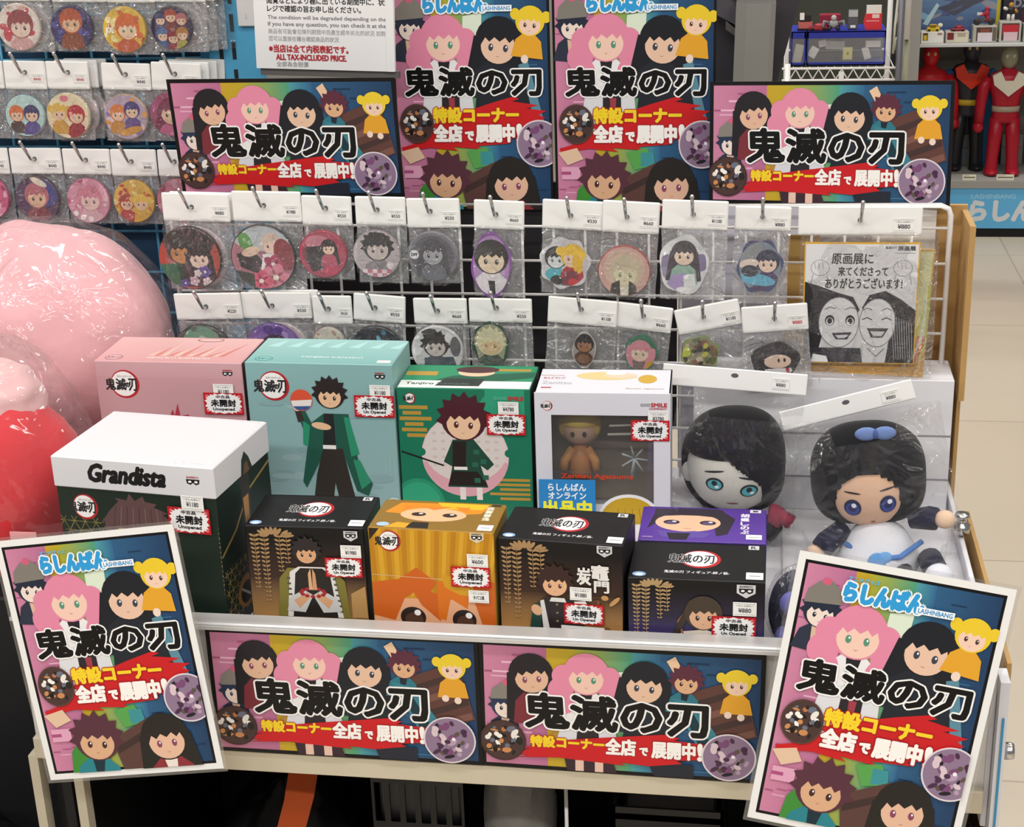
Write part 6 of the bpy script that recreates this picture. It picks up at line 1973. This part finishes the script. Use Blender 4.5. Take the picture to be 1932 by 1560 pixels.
A.poly([(60, 120), (150, 150), (250, 170), (270, 160), (200, 130), (130, 90)], '#55586a'); A.poly([(100, 150), (130, 180), (150, 175), (140, 148)], '#8a8f9a'); A.poly([(90, 100), (160, 132), (150, 118)], '#6a6f86')
A.poly([(10, 60), (60, 140), (70, 130), (30, 55)], '#bfe0ea')
A.rect(190, 168, 236, 186, '#b8cc4c'); A.rect(286, 0, 299, 340, '#c9b72c')
A.onto(pb, front(0, -.0001, 0), .001)
tag(pb.build('picture_box', M_CARTON, None, (.590, cy + .14, ZS)), 'large blue picture box with a yellow edge at the back of the cabinet shelf', 'toy box')
db = MB().box((0, 0, 0), (.30, .06, .34), '#33303c', bev=.002)
A = Art(); A.text('DX', 40, 120, 100, 150, '#8a8c9c', 2); A.rect(70, 60, 290, 100, '#55303c'); A.onto(db, front(0, -.0001, 0), .001)
tag(db.build('picture_box', M_CARTON, None, (.90, cy + .14, ZS)), 'large dark picture box at the back of the cabinet shelf', 'toy box')

def toy_giant(label, x, y, H, skin, suit, chest, head, belt, limb, boots, arm=None):
    """plain jumbo soft-vinyl toy: stiff legs, straight arms, smooth head"""
    r = root('toy_giant', label, 'toy figure', (x, y, .2265), (0, 0, 0), 'jumbo toy figures in the cabinet')
    k = H / .52
    b = MB()
    b.lathe([(0, .215), (.050, .215), (.056, .235), (.050, .270), (.058, .320), (.074, .365), (.078, .395), (.060, .418), (.028, .428), (.024, .445), (0, .445)], suit, 28)
    b.v = [(p[0] * k, p[1] * .62 * k, p[2] * k) for p in b.v]
    b.build('torso', M_PLASTIC, r)
    for sx in (-1, 1):
        b = MB()
        b.tube([(sx * .030 * k, 0, .235 * k), (sx * .036 * k, 0, .15 * k), (sx * .040 * k, 0, .07 * k), (sx * .042 * k, -.004, .012 * k), (sx * .042 * k, -.004, 0)], .030 * k, limb, 16, taper=[1.0, .95, .82, .9, .95])
        b.ball((sx * .043 * k, -.018 * k, .012 * k), (.028 * k, .045 * k, .016 * k), boots, 16, 10)
        b.build('leg', M_PLASTIC, r)
        b = MB()
        b.tube([(sx * .070 * k, 0, .395 * k), (sx * .092 * k, -.002, .36 * k), (sx * .102 * k, -.006, .29 * k), (sx * .106 * k, -.016 * k, .215 * k)], .024 * k, arm or suit, 14, taper=[.9, 1.05, .9, .8])
        b.ball((sx * .107 * k, -.020 * k, .200 * k), (.022 * k, .022 * k, .024 * k), boots if arm is None else arm, 14, 10)
        b.build('arm', M_PLASTIC, r)
    b = MB()
    b.ball((0, -.004, .480 * k), (.034 * k, .036 * k, .048 * k), head, 24, 18)
    for sx in (-1, 1):
        b.ball((sx * .013 * k, -.034 * k, .488 * k), (.007 * k, .006 * k, .009 * k), '#d8b87a' if head != '#8f8e78' else '#b9b8a0', 10, 8)
    b.build('head', M_PLASTIC, r)
    if chest:
        b = MB()
        b.prism([(-.066 * k, .412 * k), (-.034 * k, .428 * k), (-.016 * k, .392 * k), (.016 * k, .392 * k), (.034 * k, .428 * k), (.066 * k, .412 * k), (.058 * k, .375 * k), (.02 * k, .345 * k), (0, .328 * k), (-.02 * k, .345 * k), (-.058 * k, .375 * k)], -.052 * k, -.030 * k, chest)
        b.build('collar', M_PLASTIC, r)
    if belt:
        b = MB(); b.lathe([(.054, .262), (.056, .262), (.056, .285), (.054, .285)], belt, 28); b.v = [(p[0] * k, p[1] * .64 * k, p[2] * k) for p in b.v]
        b.build('belt', M_PLASTIC, r)
    return r
toy_giant('all-red jumbo toy figure rising behind the wide poster', .645, cy + .20, .50, '#c8202a', '#c4202a', None, '#c4202a', None, '#b01c26', '#b01c26')
toy_giant('dark jumbo toy figure with an orange-red chest plate and blue arms', .805, cy + .22, .52, '#26262c', '#2b2b33', '#d8341e', '#3a3a44', '#c8a82c', '#232327', '#232327', '#2f6aa8')
toy_giant('red jumbo toy figure with a cream collar and grey head', .935, cy + .12, .50, '#a8182a', '#a81a2c', '#d8d2c0', '#8f8e78', '#a89888', '#a81a2c', '#a81a2c')
for (x, w_, lab) in ((.775, .052, 'price card at the feet of the dark toy figure'), (.905, .066, 'price card at the feet of the cream-collared red toy figure')):
    b = MB().box((0, 0, 0), (w_, .004, .022), '#d9d2ba'); A = Art(); A.rect(.004, .008, w_ - .004, .013, '#6a665c'); A.rect(.004, .016, w_ * .5, .018, '#8a867c'); A.onto(b, front(0, -.0001, 0))
    tag(b.build('price_card', M_PAPER, None, (x, cy + .01, .2265), (-.2, 0, 0)), lab, 'price card')
for (x, w_, h_, c, lab) in ((.70, .10, .22, '#3c5a70', 'blue boxed toy behind the all-red toy figure'), (.86, .06, .30, '#2f6ea0', 'narrow blue toy box behind the dark toy figure'), (1.06, .2, .36, '#25282a', 'dark boxed toy at the cabinet end')):
    b = MB().box((0, 0, 0), (w_, .03, h_), c, bev=.002)
    tag(b.build('toy_box', M_CARTON, None, (x, cy + .26, .2265)), lab, 'toy box')
for k in range(4):
    b = MB().box((0, 0, 0), (.085, .03, .125), '#8c8a86', bev=.002)
    A = Art(); A.rect(.004, .07, .081, .073, '#5f5d5a'); A.onto(b, front(0, -.0001, 0))
    tag(b.build('grey_carton', M_CARTON, None, (.76 + k * .098, cy + .30, .2265 if k != 1 else .2265)), 'plain grey carton standing behind the jumbo toy figures', 'carton', 'grey cartons in the cabinet')

# object cut by the right edge of the picture
eo = root('floor_basket', 'grey floor basket with an orange foot cut by the right picture edge', 'basket', (1.03, 5.45, 0))
b = MB().box((-.02, -.1, .05), (.2, .3, .26), '#77747c', bev=.006); b.build('body', M_MATTE, eo)
b = MB().box((-.024, -.104, .02), (.2, .3, .055), '#b86a48', bev=.004); b.build('foot', M_MATTE, eo)
b = MB()
for (x, y) in ((0, -.08), (0, .28), (.18, -.08), (.18, .28)):
    b.tube([(x, y, 0), (x, y, .022)], .012, '#333', 10)
b.build('caster', M_MATTE, eo)

# ---------------------------------------------------------------- the room
fm, nt, p = new_mat('vinyl_floor')
tcn = nt.nodes.new('ShaderNodeTexCoord')
n1 = nt.nodes.new('ShaderNodeTexNoise'); n1.inputs['Scale'].default_value = 3.0; n1.inputs['Detail'].default_value = 6
br = nt.nodes.new('ShaderNodeTexBrick')
br.offset = 0.0
br.inputs['Scale'].default_value = 1.0; br.inputs['Brick Width'].default_value = .9; br.inputs['Row Height'].default_value = .9; br.inputs['Mortar Size'].default_value = .003
br.inputs['Color1'].default_value = (*srgb('#d0c3b0'), 1); br.inputs['Color2'].default_value = (*srgb('#cdbfab'), 1); br.inputs['Mortar'].default_value = (*srgb('#b3a592'), 1)
mp = nt.nodes.new('ShaderNodeMapping'); mp.inputs['Location'].default_value = (-.03, .2, 0)
nt.links.new(tcn.outputs['Object'], mp.inputs['Vector']); nt.links.new(mp.outputs['Vector'], br.inputs['Vector']); nt.links.new(tcn.outputs['Object'], n1.inputs['Vector'])
mx = nt.nodes.new('ShaderNodeMix'); mx.data_type = 'RGBA'; mx.blend_type = 'MULTIPLY'; mx.inputs[0].default_value = .10
nt.links.new(br.outputs['Color'], mx.inputs[6]); nt.links.new(n1.outputs['Fac'], mx.inputs[7]); nt.links.new(mx.outputs[2], p.inputs['Base Color'])
p.inputs['Roughness'].default_value = .32
tag(MB().box((-5, -3, -.05), (5, 9, 0)).build('floor', fm), None, None, None, 'structure')
tag(MB().box((-5, 8.9, 0), (5, 9, 3.2)).build('wall_back', plain('shop_wall', '#b9b6ae', .7)), None, None, None, 'structure')
tag(MB().box((-5, -3, 3.0), (5, 9, 3.1)).build('ceiling', plain('ceiling_white', '#dddcd8', .8)), None, None, None, 'structure')
